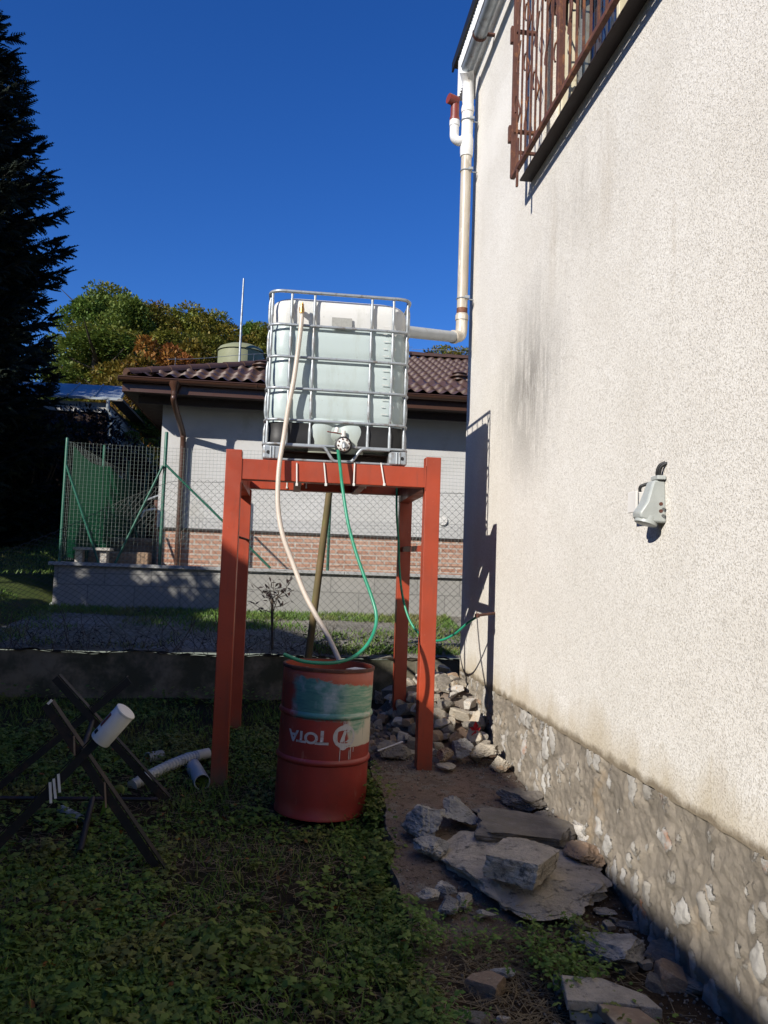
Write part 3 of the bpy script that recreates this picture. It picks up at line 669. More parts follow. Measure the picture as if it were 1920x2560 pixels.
# black corner guards
for sx, sy in ((-1,-1),(1,-1),(-1,1),(1,1)):
    g_ = MB(); ex, ey = hx+.012, hy+.012
    def cg(u, v):
        r = .12; L = .26; tot = L+r*math.pi/2+L; s_ = u*tot; zb = 2.365+v*.165; bl = .003*math.sin(v*math.pi*2)
        if s_ < L: x, y = ex-r-L+s_, ey+bl
        elif s_ < L+r*math.pi/2:
            a = (s_-L)/r; x, y = ex-r+(r+bl)*math.sin(a), ey-r+(r+bl)*math.cos(a)
        else: x, y = ex+bl, ey-r-(s_-L-r*math.pi/2)
        return (cx+sx*x, cy+sy*y, zb)
    g_.grid(cg, lin(0, 1, 24), lin(0, 1, 9), flip=(sx*sy > 0)); g_.obj('corner_guard', M['black'], bot, smooth=60)
# cage
cg_ = thing('cage', None, None, (0,0,0)); cg_.parent = IB; cg_.location = (0,0,0)
def hoop(z, r=.0105, ex=(IX1-IX0)/2, ey=(IY1-IY0)/2, rr=.09):
    return MB().tube(ring(z, ex, ey, rr, 7), r, 8, closed=True)
hm = hoop(3.445, .012); hm.obj('top_rail', M['galv'], cg_, smooth=60)
for z in hoops: hoop(z+.0).obj('hoop', M['galv'], cg_, smooth=60)
def upright(x, y, nx, ny, z0=2.365, z1=3.44):
    pts = []; rs = []
    z = z0
    while z <= z1+1e-6:
        b = min([abs(z-h) for h in hoops]+[abs(z-z1)]); bend = .012*math.exp(-(b/.025)**2)
        pts.append((x-nx*bend, y-ny*bend, z)); rs.append(.0115-.004*math.exp(-((b-.035)/.02)**2)); z += .015
    MB().tube(pts, rs, 8).obj('upright', M['galv'], cg_, smooth=60)
fx_ = [.155, .315, .72, .875]
W_ = IX1-IX0; L_ = IY1-IY0
for f in fx_: upright(IX0+f*W_, IY0, 0, -1); upright(IX0+f*W_, IY1, 0, 1)
for f in (.1, .26, .42, .58, .74, .9): upright(IX0, IY0+f*L_, -1, 0); upright(IX1, IY0+f*L_, 1, 0)
for x in (IX0+.02, IX1-.02): upright(x, IY0+.03, 0, -1)
# pallet
pa_ = thing('pallet', None, None, (0,0,0)); pa_.parent = IB
MB().tube(ring(2.375, (IX1-IX0)/2+.004, (IY1-IY0)/2+.004, .07, 6), .010, 8, closed=True).obj('pallet_rim', M['galv'], pa_, smooth=60)
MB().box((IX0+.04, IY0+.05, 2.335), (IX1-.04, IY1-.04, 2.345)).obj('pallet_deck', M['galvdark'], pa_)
for sx in (0, 1):
    for sy in (0, .5, 1):
        x0 = IX0-.004 if sx == 0 else IX1-.126; y0 = IY0-.004+sy*(L_-.122)
        b = MB(); z0, z1 = 2.268, 2.366
        b.box((x0, y0, z0), (x0+.13, y0+.13, z1)); ft = b.obj('foot', M['galv'], pa_, bevel=.014, seg=3)
        if sy == 0:
            hx_ = x0+.04 if sx == 0 else x0+.095
            MB().tube([(hx_, y0-.003, 2.315), (hx_, y0+.004, 2.315)], .0125, 14).obj('foot_hole', M['black'], ft)
            for q in (.055, .078): MB().tube([(x0+q, y0-.002, z0+.008), (x0+q, y0-.002, z1-.01)], .006, 6).obj('foot_rib', M['galv'], ft, smooth=60)
# front apron of the tray with its dip under the valve
vx = .345
def dipz(x):
    t_ = abs(x-vx); return 1 if t_ < .05 else 0 if t_ > .14 else 1-(t_-.05)/.09
m_ = MB()
xs_ = lin(IX0+.12, IX1-.12, 70)
sm = lambda t_: t_*t_*(3-2*t_)
m_.tube([(x, IY0-.004, 2.368-.095*sm(dipz(x))) for x in xs_], .0115, 8)
m_.grid(lambda u, v: (u, IY0+.02*(1-v)+v*.10, 2.368-.095*sm(dipz(u))+.012*v+(.0)), xs_, (0, 1))
m_.obj('tray_lip', M['galv'], pa_, smooth=50)
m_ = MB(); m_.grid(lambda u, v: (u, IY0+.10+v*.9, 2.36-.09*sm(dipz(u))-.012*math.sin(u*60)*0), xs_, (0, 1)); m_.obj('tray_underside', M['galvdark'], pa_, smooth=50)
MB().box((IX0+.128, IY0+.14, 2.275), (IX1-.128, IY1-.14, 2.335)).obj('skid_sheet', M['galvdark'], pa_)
MB().tube([(IX0+.1, IY0+.012, 2.272), (IX1-.1, IY0+.012, 2.272)], .009, 8).obj('base_tube', M['galv'], pa_, smooth=50)
# valve
V = thing('outlet_valve', None, None, (0,0,0)); V.parent = IB
vy, vz = IY0-.01, 2.385
RX = Matrix.Translation((vx, vy, vz)) @ Matrix.Rotation(math.pi/2, 4, 'X')
MB().lathe([(.0,-.10),(.052,-.10),(.056,-.06),(.056,.0),(.060,.005),(.060,.022),(.05,.028),(.0,.028)], 28, RX).obj('valve_body', M['black'], V, smooth=40)
MB().lathe([(.044,.029),(.046,.036),(.040,.044),(.018,.048),(.016,.06),(0,.06)], 28, RX).obj('valve_cap', M['white'], V, smooth=40)
kn = MB()
for k in range(8):
    a = k*math.pi/4+.2; kn.tube([(vx+.038*math.cos(a), vy-.04, vz+.038*math.sin(a)), (vx+.038*math.cos(a), vy-.05, vz+.038*math.sin(a))], .006, 8)
kn.obj('cap_bolts', M['rust'], V, smooth=40)
MB().tube(spline([(vx, vy-.05, vz+.01), (vx, vy-.075, vz+.0), (vx+.002, vy-.085, vz-.03)], 5), .013, 12).obj('hose_spout', M['galv'], V, smooth=50)
MB().bar((vx-.015, vy-.01, vz+.078), (vx-.115, vy-.03, vz+.086), .016, .006).obj('valve_handle', M['redplain'], V, bevel=.002)
MB().tube([(vx-.002, vy-.005, vz+.055), (vx-.002, vy-.005, vz+.10)], .016, 12).tube([(vx-.052, vy-.02, vz+.085), (vx-.045, vy-.02, vz+.118)], .014, 8).obj('valve_knob', M['white'], V, smooth=40)
# fix world offsets of helper empties (children were shifted by parent_world)
# hose fitting at the top
fp = at(652, 668, Y=5.44)
tf = MB(); tf.tube([fp+Vector((0,.03,.0)), fp+Vector((0,-.02,.0))], .019, 6); tf.tube([fp+Vector((0,-.015,.03)), fp+Vector((0,-.015,-.03))], [.014,.016], 10); tf.tube([fp+Vector((0,-.015,.032)), fp+Vector((0,-.015,.042))], .009, 8)
tf.obj('brass_elbow', M['brass'], IB, smooth=30)

# ================================================= hoses
def hose(name, lab, pts, Ys, r, mat, k=8):
    P = [at(x, y, Y=Y) for (x, y), Y in zip(pts, Ys)]
    o = MB().tube(spline(P, k), r, 12).obj(name, mat, smooth=60); tag(o, lab, 'hose'); return o
wp = [(652,683),(649,715),(642,770),(634,825),(623,880),(613,945),(604,1000),(600,1060),(602,1110),(612,1160),(632,1215),(655,1275),(680,1325),(703,1365),(720,1398),(735,1432)]
hose('hose', 'white braided hose hanging from the brass fitting on the tank into the barrel', wp, [5.425,5.42,5.42,5.42,5.42,5.42,5.40,5.38,5.36,5.33,5.30,5.25,5.2,5.15,5.10,5.05], .0165, M['hosew'])
gp = [(730,972),(735,1010),(740,1055),(752,1130),(768,1190),(785,1240),(803,1290),(813,1330),(808,1365),(790,1397),(762,1420),(725,1431),(685,1432),(648,1427),(612,1413)]
hose('hose', 'bright green hose looping from the tank valve onto the rim of the barrel', gp, [5.375,5.37,5.36,5.3,5.25,5.2,5.15,5.1,5.05,5.0,4.95,4.90,4.88,4.87,4.86], .0112, M['hoseg'])
gq = [(857,1052),(857,1110),(861,1170),(863,1230),(870,1290),(886,1342),(910,1372),(945,1384),(980,1371),(1010,1346),(1032,1331)]
hose('hose', 'thin green hose behind the right legs curving to the pipe stub on the wall', gq, [6.75,6.72,6.7,6.65,6.6,6.5,6.4,6.25,6.1,5.95,5.83], .0095, M['hoseg'])

# ================================================= cable ties
names = ['first white cable tie from the left on the front beam, half shaded', 'second white cable tie from the left on the front beam below the tank', 'third white cable tie from the left, just right of the green hose', 'fourth white cable tie from the left, rightmost on the front beam']
for (x, lean), lab in zip(((641,0),(700,4),(766,-2),(823,7)), names):
    a = at(x, 1001, Y=5.445); b = at(x+lean, 1046, Y=5.442)
    m_ = MB().bar(a+Vector((0,.06,.003)), a+Vector((0,-.002,.003)), .008, .003); m_.bar(a, b, .009, .003, (0,1,0)); m_.box((b.x-.008, b.y-.006, b.z-.012), (b.x+.008, b.y+.004, b.z+.006))
    tag(m_.obj('cable_tie', M['white'], bevel=.001), lab, 'cable tie', 'cable ties round the front beam')
for x, lab in ((620,'cable tie on the rear beam nearest the white hose'), (662,'cable tie on the rear beam below the first front tie'), (742,'cable tie on the rear beam just right of the green hose'), (790,'rightmost cable tie on the rear beam')):
    a = at(x, 1040, Y=6.845); m_ = MB().bar(a+Vector((0,0,.1)), a-Vector((0,0,.05)), .009, .003, (0,1,0)).box((a.x-.007, a.y-.006, a.z-.06), (a.x+.007, a.y+.002, a.z-.045))
    tag(m_.obj('cable_tie', M['white']), lab, 'cable tie', 'cable ties round the rear beam')

# ================================================= barrel
B_ = thing('oil_barrel', 'open red oil barrel with teal and white paint smears, upside-down lettering', 'barrel', (.262, 5.10, .045))
B_.scale = (1, 1, .955)
B_.rotation_euler = (0, math.radians(1.6), 0)
R = .283
prof = [(.0,.0),(R-.01,.0),(R+.002,.004),(R+.002,.018),(R-.003,.026)]
def hp(z): return [(R-.002,z-.022),(R+.005,z-.016),(R+.010,z-.006),(R+.010,z+.004),(R+.005,z+.014),(R-.002,z+.020)]
prof += [(R,.10),(R,.2)]+hp(.355)+[(R,.45),(R,.55)]+hp(.640)+[(R,.75),(R,.85),(R,.905),(R-.004,.912),(R+.004,.918),(R+.004,.93),(R-.004,.936),(R-.012,.93),(R-.012,.90),(R-.012,.3),(0,.3)]
m_ = MB().lathe(prof, 72)
drum = m_.obj('barrel_body', M['drum'], None, smooth=35); drum.parent = B_
wr = MB().lathe([(R+.0045,.914),(R+.006,.92),(R+.006,.932),(R-.003,.9375),(R-.011,.933),(R-.011,.92)], 72).obj('rim', M['rust'], None, smooth=50); wr.parent = B_
lq = MB().lathe([(R-.014,.80),(0,.801)], 48).obj('rain_water', M['water'], None); lq.parent = B_
chp = MB().add([(.10,-.06,.915),(.24,-.12,.918),(.262,-.04,.918),(.17,.06,.915)], [(0,1,2,3)]).add([(.10,-.06,.911),(.24,-.12,.914),(.262,-.04,.914),(.17,.06,.911)], [(3,2,1,0)]).obj('broken_lid', M['white'], None); chp.parent = B_
M['deco'] = col('worn_white_lettering', (.50,.47,.46), (.42,.40,.39), 20, .5, c3=(.30,.15,.13), s3=40, t3=.60)
def wrap(me, x0, z0, rr=R+.0012):               # bend flat artwork round the barrel
    for v in me.vertices:
        a = (v.co.x+x0)/R - math.pi/2; v.co = Vector((rr*math.cos(a), rr*math.sin(a), v.co.y+z0))
def deco(shape_bm, name, x0, z0):
    me = D.meshes.new(name); bmesh.ops.subdivide_edges(shape_bm, edges=[e for e in shape_bm.edges if e.calc_length() > .02], cuts=3); shape_bm.to_mesh(me); shape_bm.free()
    wrap(me, x0, z0); o = D.objects.new(name, me); COL.objects.link(o); o.parent = drum; me.materials.append(M['deco']); return o
def letter(ch, size, x0, z0, cut=None):
    cu = D.curves.new('t', 'FONT'); cu.body = ch; cu.size = size; cu.offset = .0028; cu.align_x = 'CENTER'; to = D.objects.new('t', cu); COL.objects.link(to)
    bpy.context.view_layer.update(); me = D.meshes.new_from_object(to); D.objects.remove(to)
    bm = bmesh.new(); bm.from_mesh(me); bmesh.ops.triangulate(bm, faces=bm.faces[:])
    for v in bm.verts: v.co = Vector((-v.co.x*1.12, -v.co.y, 0))
    bmesh.ops.reverse_faces(bm, faces=bm.faces[:])
    deco(bm, 'letter', x0, z0)
# text top edge is lower: letters hang upside down, baseline at the top
zb = .552
letter('T', .118, -.030, zb+.002); letter('O', .096, -.096, zb-.012); letter('T', .096, -.160, zb-.012); letter('A', .096, -.218, zb-.012)
bm = bmesh.new()
def rb(pts):
    vs = [bm.verts.new((x, y, 0)) for x, y in pts]; bm.faces.new(vs)
# ball emblem: crescents crossed by bands
RR = .070
def arcband(c0, a0, a1, r0, r1, n=14, sx=1, sy=1, rot=0, taper=True):
    for k in range(n):
        q = []
        for kk in (k, k+1):
            t_ = kk/n; a = a0+(a1-a0)*t_; w_ = math.sin(math.pi*t_) if taper else 1
            ro = r1; ri = r1-(r1-r0)*max(.08, w_)
            for r_ in (ri, ro): x = r_*math.cos(a)*sx; y = r_*math.sin(a)*sy; q.append((c0[0]+x*math.cos(rot)-y*math.sin(rot), c0[1]+x*math.sin(rot)+y*math.cos(rot)))
        rb([q[0], q[1], q[3], q[2]])
arcband((0,0), math.radians(15), math.radians(175), .040, .072)
arcband((0,0), math.radians(185), math.radians(345), .040, .072)
arcband((-.002,0), math.radians(100), math.radians(262), .044, .071)
arcband((.0,0), math.radians(-70), math.radians(68), .056, .070)
arcband((.004,.055), math.radians(30), math.radians(150), .012, .024); arcband((-.006,-.058), math.radians(205), math.radians(330), .010, .024)
rb([(-.030,-.030),(-.008,-.036),(.012,.030),(-.006,.036)]); rb([(.0,-.034),(.034,-.030),(.050,-.012),(.020,-.022)]); rb([(-.006,.036),(.012,.030),(.040,.022),(.03,.040)])
deco(bm, 'ball_emblem', .108, .522)
# white drips from the smear
dm = bmesh.new(); bm = dm
for x, z0, L in ((.10,.66,.10),(.112,.62,.14),(.125,.61,.07),(.088,.50,.13),(.155,.46,.08),(.175,.455,.03),(.148,.44,.06)):
    x += random.uniform(-.004,.004); rb([(x-.0025,z0),(x+.0025,z0),(x+.002-.006*L*8*.3,z0-L),(x-.002-.006*L*8*.3,z0-L)])
deco(dm, 'paint_drips', .0, .0)
# ================================================= shade-casting neighbour house to the left, behind the camera
nb = thing('neighbour_house', 'plain rendered house with tiled roof standing left of the yard behind the camera', 'house', (-6.5, -3, 0))
MB().box((-13, -9.0, -.2), (-6.5, 1.0, 5.6)).obj('wall', M['houseback'], nb)
rf = MB(); rf.add([(-6.0,-9.6,5.86),(-6.0,1.25,5.86),(-9.75,1.25,7.9),(-9.75,-9.6,7.9),(-13.5,-9.6,5.86),(-13.5,1.25,5.86),(-6.0,-9.6,5.74),(-6.0,1.25,5.74),(-13.5,-9.6,5.74),(-13.5,1.25,5.74)], [(0,1,2,3),(3,2,5,4),(7,6,8,9),(0,6,7,1),(1,7,9,5,2),(0,3,4,8,6),(4,5,9,8)])
rf.obj('roof', M['roof'], nb)
for y in (-7, -4, -1.2): MB().box((-6.52, y-.5, 3.3), (-6.47, y+.5, 4.6)).obj('window', M['glass'], nb)

# ================================================= low wall, mesh fences
mb = MB().box((-3.05, 11.0, .6), (9, 11.22, 1.445)).box((-3.05, 11.22, .6), (-2.85, 17, 1.445))
o = mb.obj('low_wall', M['slabs']); tag(o, 'low garden wall faced in grey slabs with a pale coping across the lane', 'wall')
cp = MB(); x = -3.12
for L in (1.9, 2.0, 2.0, 2.0, 2.0, 2.2): cp.box((x, 10.95, 1.447), (x+L-.006, 11.27, 1.492)); x += L
cp.box((-3.12, 11.275, 1.447), (-2.82, 17, 1.492)); c_ = cp.obj('coping', M['cap'], None, bevel=.004); c_.parent = o
def wiremesh(name, x0, x1, z0, z1, P, mat, parent, dx=.05, dz=.05, r=.0016, wob=.004):
    m_ = MB()
    nx = int((x1-x0)/dx); nzz = int((z1-z0)/dz)
    for i in range(nx+1):
        x = x0+i*dx; m_.tube([P(x+wob*nz(x*3, z, 0, 2), z) for z in lin(z0, z1, 10)], r, 3, cap=False)
    for j in range(nzz+1):
        z = z0+j*dz; m_.tube([P(x, z+wob*nz(x, z, 3, 3)) for x in lin(x0, x1, max(3, int((x1-x0)/.25)))], r, 3, cap=False)
    return m_.obj(name, mat, parent)
GF = thing('mesh_fence', 'green welded-mesh fence on posts standing on the low slab wall', 'fence', (-3.0, 11.1, 1.49))
wiremesh('wire_mesh', -3.02, 6.5, 1.52, 3.13, lambda x, z: (x, 11.085, z+.035*math.sin(x*.8)), M['wiregreen'], GF)
def post(x, y, z0, z1, r=.021):
    MB().tube([(x, y, z0), (x, y, z1-.012), (x, y, z1)], [r, r, r*.8], 12).obj('post', M['greenpost'], GF, smooth=50)
post(-3.02, 11.12, 1.49, 3.16); post(-1.72, 11.12, 1.49, 3.31, .024); post(.552, 11.12, 1.49, 3.0); post(3.2, 11.12, 1.49, 3.0)
def brace(a, b): MB().tube([a, b], .016, 10).obj('brace', M['greenpost'], GF, smooth=50)
brace((-3.0, 11.08, 2.78), (-2.50, 11.05, 1.49)); brace((-1.74, 11.08, 2.84), (-2.29, 11.05, 1.49)); brace((-1.70, 11.08, 2.85), (-.23, 11.05, 1.50))
SF = thing('net_fence', 'mesh fence with green shade net running back from the corner post', 'fence', (-3.0, 11.3, 1.49))
def sp(y, z): return (-2.98, y, z)
wiremesh('wire_mesh', 11.2, 17.0, 1.52, 3.12, sp, M['wiregreen'], SF, .1, .1)
MB().grid(lambda u, v: (-2.96+.02*nz(u*2, v*2), u, 1.55+v*(1.52-.10*abs(math.sin(u*1.4)))), lin(11.2, 16.6, 40), lin(0, 1, 6)).obj('shade_net', M['net'], SF)
for y in (13.05, 15.0, 16.9): MB().tube([(-2.97, y, 1.45), (-2.97, y, 3.35)], .021, 10).obj('post', M['greenpost'], SF, smooth=50)
MB().tube([(-2.95, 15.0, 2.7), (-2.5, 14.4, 1.45)], .016, 8).obj('brace', M['greenpost'], SF, smooth=50)
# chain link fence on the retaining wall
CL = thing('chain_link_fence', 'sagging chain-link fence above the retaining wall, wire ties along its top', 'fence', (0, 8.12, .65))
m_ = MB(); cw, chh = .078, .078
def ctop(x): return 2.37 if x > -1.15 else max(1.50, 2.37+(x+1.15)*.50)
x0 = -5.2; nx = int((1.95-x0)/cw*2); rows = 44
def cpnt(i, j):
    x = x0+i*cw/2; H_ = ctop(x)-.70; z = .70+H_*j/rows*(1.0)
    return Vector((x+.010*nz(x, z, 0, 3), 8.10+.03*nz(x*1.5, z*1.5)+.0, z+.01*nz(x*3, z, 7, 2)))
for d_ in (0, 1):
    for i in range(0, nx, 2):
        for s_ in (1, -1):
            pass
segs = []
for i in range(nx):
    for j in range(rows):
        if (i+j) % 2 == 0: segs.append(((i, j), (i+1, j+1)))
        else: segs.append(((i, j+1), (i+1, j)))
r = .0017
for a, b in segs:
    a = cpnt(*a); b = cpnt(*b); t_ = (b-a).normalized(); u = t_.cross(Vector((0,1,0))).normalized()*r; v = Vector((0,r,0))
    m_.add([a+u, a-u*.5+v, a-u*.5-v, b+u, b-u*.5+v, b-u*.5-v], [(0,3,4,1),(1,4,5,2),(2,5,3,0)])
m_.obj('link_mesh', M['wire'], CL)
tw = MB(); tw.tube([Vector((x, 8.09, ctop(x)-.01-.015*math.sin(x*5))) for x in lin(-5.2, 1.95, 60)], .0022, 5); tw.tube([Vector((x, 8.09, 1.5+.03*math.sin(x*2)+.06*x)) for x in lin(-5.2, 1.95, 60)], .002, 5); tw.obj('tension_wire', M['wire'], CL)
a, b = at(712, 1058, Y=7.93), at(667, 1412, Y=7.90)
tag(MB().tube([b+(b-a)*.10, b, (a+b)/2, a], [.036,.036,.035,.033], 14).obj('leaning_pole', M['pole'], smooth=50), 'leaning brown mossy pole behind the stand against the chain-link fence', 'pole')

# ================================================= bungalow behind
Hb = thing('bungalow', 'light grey bungalow with brown metal-tile hip roof and brick base behind the fences', 'house', (-1.90, 12.2, 1.44))
hx0, hx1, hy0, hy1 = -1.96, 9.5, 12.2, 20.5
ez = 3.95
MB().box((hx0, hy0, 2.05), (hx1, hy1, ez+.1)).obj('wall', M['facade'], Hb)
MB().box((hx0+.02, hy0+.02, 1.2), (hx1-.02, hy1-.02, 2.02)).obj('brick_base', M['brick'], Hb)
MB().box((hx0-.01, hy0-.012, 2.018), (hx1+.01, hy1+.01, 2.048)).obj('drip_edge', M['soffit'], Hb)
ox = .66; ax0, ax1, ay0, ay1 = -2.44, hx1+ox, hy0-ox, hy1+ox
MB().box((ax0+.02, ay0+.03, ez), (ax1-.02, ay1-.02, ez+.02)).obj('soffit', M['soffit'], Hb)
fs = MB(); fs.box((ax0+.02, ay0+.005, ez-.02), (ax1, ay0+.028, ez+.17)); fs.box((ax0, ay0+.03, ez-.02), (ax0+.018, ay1, ez+.17)); fs.obj('fascia', M['brownmetal'], Hb)
bb = MB(); bb.box((hx0-.30, hy0-.34, ez-.12), (hx1, hy0-.30, ez-.01)); bb.obj('trim_board', M['soffit'], Hb)
# roof: hip front face with waved stepped tiles
pit = math.tan(math.radians(21)); half = (ay1-ay0)/2; rz0 = ez+.20; ridge = rz0+half*pit
row = .35
def roofz(x, s_):                               # s_ = distance in from the eave
    st = (s_ % row)/row
    w_ = .026*math.sin(2*math.pi*x/.183); w_ = w_ if w_ > 0 else w_*.5
    return rz0+s_*pit+w_-.045*st+.03
mt = MB(); yb = 0
srow = []
s_ = 0.0
while s_ < half-.01:
    for q in (0.0, .33, .66, .995): srow.append(min(half, s_+q*row))
    s_ += row
xx_ = lin(ax0-.02, ax1+.02, int((ax1-ax0)/.023))
vid = {}
for i, x in enumerate(xx_):
    for j, s_ in enumerate(srow):
        xc = max(x, ax0+s_*.97) ; xc = min(xc, ax1-s_*.97)
        mt.v.append((xc, ay0-.02+s_-.012*math.sin(2*math.pi*xc/.183), roofz(xc, s_)))
ns = len(srow)
for i in range(len(xx_)-1):
    for j in range(ns-1):
        if xx_[i+1] < ax0+srow[j]*.97-.02 or xx_[i] > ax1-srow[j]*.97+.02: continue
        mt.f.append((i*ns+j, (i+1)*ns+j, (i+1)*ns+j+1, i*ns+j+1))
rf = mt.obj('roof', M['roof'], Hb, smooth=35)
ot = MB(); ot.add([(ax0,ay0,rz0),(ax0+half,ay0+half,ridge),(ax0+half,ay1-half,ridge),(ax0,ay1,rz0)], [(0,1,2,3)]); ot.add([(ax0,ay1,rz0),(ax0+half,ay1-half,ridge),(ax1-half,ay1-half,ridge),(ax1,ay1,rz0)], [(0,1,2,3)]); ot.add([(ax1,ay0,rz0),(ax1-half,ay0+half,ridge),(ax1,ay1,rz0)], [(2,1,0)]); ot.obj('roof_slope', M['roof'], rf)
# hip and ridge caps as overlapping half rounds
cap = MB()
def caps(a, b, r=.085):
    a = Vector(a); b = Vector(b); L = (b-a).length; n_ = int(L/.36); t_ = (b-a).normalized(); s2 = t_.cross(Vector((0,0,1))).normalized(); u2 = s2.cross(t_)
    for k in range(n_):
        p0 = a+t_*L*k/n_; p1 = a+t_*(L*(k+1)/n_+.03)
        for (q, rr) in (((p0, p1), (r*1.10, r*.95)),):
            vs = [p+(s2*math.cos(an)+u2*math.sin(an))*ra for p, ra in zip(q, rr) for an in lin(0, math.pi, 9)]
            cap.add(vs, [(i, i+1, 9+i+1, 9+i) for i in range(8)]+[tuple(range(8,-1,-1))])
caps((ax0+.05, ay0+.05, rz0+.03), (ax0+half, ay0+half, ridge+.04)); caps((ax0+half, ay0+half, ridge+.03), (ax1-half, ay0+half, ridge+.03))
cap.obj('ridge_caps', M['roof'], rf, smooth=40)
for (x, s_) in ((.10, 2.0), (.95, 1.9), (2.75, 1.55), (3.45, 1.25), (-.55, 1.4)):
    z = rz0+s_*pit; MB().lathe([(.11,0),(.11,.04),(.16,.05),(.16,.065),(.10,.08),(.10,.10),(.13,.11),(.09,.13),(0,.135)], 20, Matrix.Translation((x, ay0+s_, z+.02))).obj('roof_vent', M['roof'], rf, smooth=40)
gt = MB(); ga = lin(math.pi, 2*math.pi, 10)
gt.grid(lambda u, v: (u, ay0-.065+.065*math.cos(math.pi*(1+v)), ez+.165+.065*math.sin(math.pi*(1+v))), (ax0-.03, ax1), lin(0, 1, 10)); gt.grid(lambda u, v: (u, ay0-.065+.06*math.cos(math.pi*(1+v)), ez+.165+.06*math.sin(math.pi*(1+v))), (ax0-.03, ax1), lin(0, 1, 10), flip=True)
gt.tube([(ax0-.03, ay0-.13, ez+.165), (ax1, ay0-.13, ez+.165)], .009, 8); gt.box((ax0-.034, ay0-.13, ez+.10), (ax0-.03, ay0, ez+.168))
for x in (-.55, 1.2, 3.0): gt.tube([(x, ay0-.065+.068*math.cos(a), ez+.165+.068*math.sin(a)) for a in ga], .008, 6)
gob = gt.obj('gutter', M['brownmetal'], Hb, smooth=50)
dx = -1.70
d_ = MB(); d_.lathe([(.085,.0),(.075,-.05),(.05,-.10),(.045,-.14)], 20, Matrix.Translation((dx, ay0-.065, ez+.14)))
d_.tube(spline([(dx, ay0-.065, ez+.04), (dx, ay0-.06, ez-.06), (dx+.0, ay0-.02, ez-.15), (dx+.06, hy0-.16, ez-.46), (dx+.07, hy0-.09, ez-.56), (dx+.07, hy0-.07, ez-.68)], 5), .042, 16)
d_.tube([(dx+.07, hy0-.07, ez-.66), (dx+.07, hy0-.07, 1.46)], .042, 16); d_.obj('downpipe', M['brownmetal'], Hb, smooth=50)
MB().tube([(2.36, hy0-.03, 2.32), (2.36, hy0+.01, 2.32)], .07, 20).obj('wall_vent', M['white'], Hb, smooth=50)
lw = MB(); hip = lambda t_: Vector((ax0+.05+t_*half, ay0+.05+t_*half, rz0+.14+t_*half*pit))
for t_ in (.12, .35, .6, .9): lw.tube([hip(t_)-Vector((0,0,.06)), hip(t_)+Vector((0,0,.10))], .006, 5)
lw.tube([hip(t_)+Vector((0,0,.10-.03*math.sin(t_*9)**2)) for t_ in lin(.1, 1, 30)], .004, 5)
lw.tube([Vector((x, ay0+half, ridge+.20-.03*math.sin(x*2)**2)) for x in lin(ax0+half, ax1-half, 40)], .004, 5)
lw.tube(spline([(3.9, ay0+2.9, rz0+2.9*pit+.25), (4.0, ay0+2.0, rz0+2.0*pit+.12), (4.05, ay0+1.0, rz0+1.0*pit+.08), (4.05, ay0-.1, rz0)], 5), .005, 5)
lw.obj('lightning_wire', M['galv'], rf)
# dome and mast behind
dm_ = MB().lathe([(.62,-.5),(.62,.10),(.66,.11),(.58,.22),(.40,.30),(.2,.335),(0,.345)], 28, Matrix.Translation((-1.53, 22, 7.22)))
tag(dm_.obj('domed_tank', M['dome'], smooth=40), 'olive domed tank top showing above the brown roof', 'tank')
DS = MB().tube([(-1.53, 22, 2), (-1.53, 22, 6.8)], .58, 20).obj('tank_shaft', M['dome'], None, smooth=40); DS.parent = D.objects['domed_tank']
tag(MB().tube([(-1.50, 21.2, 4), (-1.50, 21.2, 7.9), (-1.49, 21.2, 9.15)], [.035,.03,.022], 10).obj('steel_mast', M['galv'], smooth=50), 'tall thin pale steel mast rising beside the olive dome', 'mast')
# shed on the left
Sh = thing('shed', 'dark timber shed with pale sheet roof beyond the fir, left of the bungalow', 'shed', (-4.6, 20, 2.6))
sy = 20.0; sc = 20/26
A_ = lambda x, y, Y=sy: at(x, y, Y=Y)
p_bl, p_br = A_(170, 857), A_(262, 860); p_tl, p_tr = A_(190, 833, 22.5), A_(275, 835, 22.5)
rm = MB(); th = Vector((0,0,-.06))
rm.add([p_bl+Vector((-3,0,0)), p_br, p_tr, p_tl+Vector((-3,0,0))]+[q+th for q in (p_bl+Vector((-3,0,0)), p_br, p_tr, p_tl+Vector((-3,0,0)))], [(0,1,2,3),(7,6,5,4),(0,4,5,1),(1,5,6,2),(2,6,7,3),(3,7,4,0)])
for k in range(8):
    x = p_br.x-.02-k*.62; f0 = Vector((x, p_br.y, p_br.z+.012)); f1 = Vector((x-(p_br.x-p_tr.x), p_tr.y, p_tr.z+.012)); rm.bar(f0, f1, .03, .04)
srf = rm.obj('roof', M['shedroof'], Sh)
MB().box((p_br.x-6, sy+.25, 2.0), (p_br.x-.35, sy+4.5, p_br.z-.12)).obj('wall', M['boards'], Sh)
MB().box((p_br.x-6, sy+.20, p_br.z-.35), (p_br.x-.35, sy+.24, p_br.z-.1)).obj('eave_board', M['facade'], Sh)
q1, q2, q3, q4 = A_(262, 862, 20.2), A_(303, 905, 22.0), A_(300, 948, 22.0), A_(262, 948, 20.2)
gm = MB().add([(p_br.x-.34, sy+.25, 2.2), (p_br.x-.34+.6, sy+4.2, 2.2), (p_br.x-.34+.6, sy+4.2, p_br.z-.95), (p_br.x-.34, sy+.25, p_br.z-.15)], [(0,1,2,3)]); gm.obj('gable_wall', M['facade'], Sh)
MB().bar((p_br.x-.1, sy+.0, p_br.z-.05), (p_br.x+.75, sy+4.4, p_br.z-.95), .30, .06).obj('barge_board', M['soffit'], Sh)
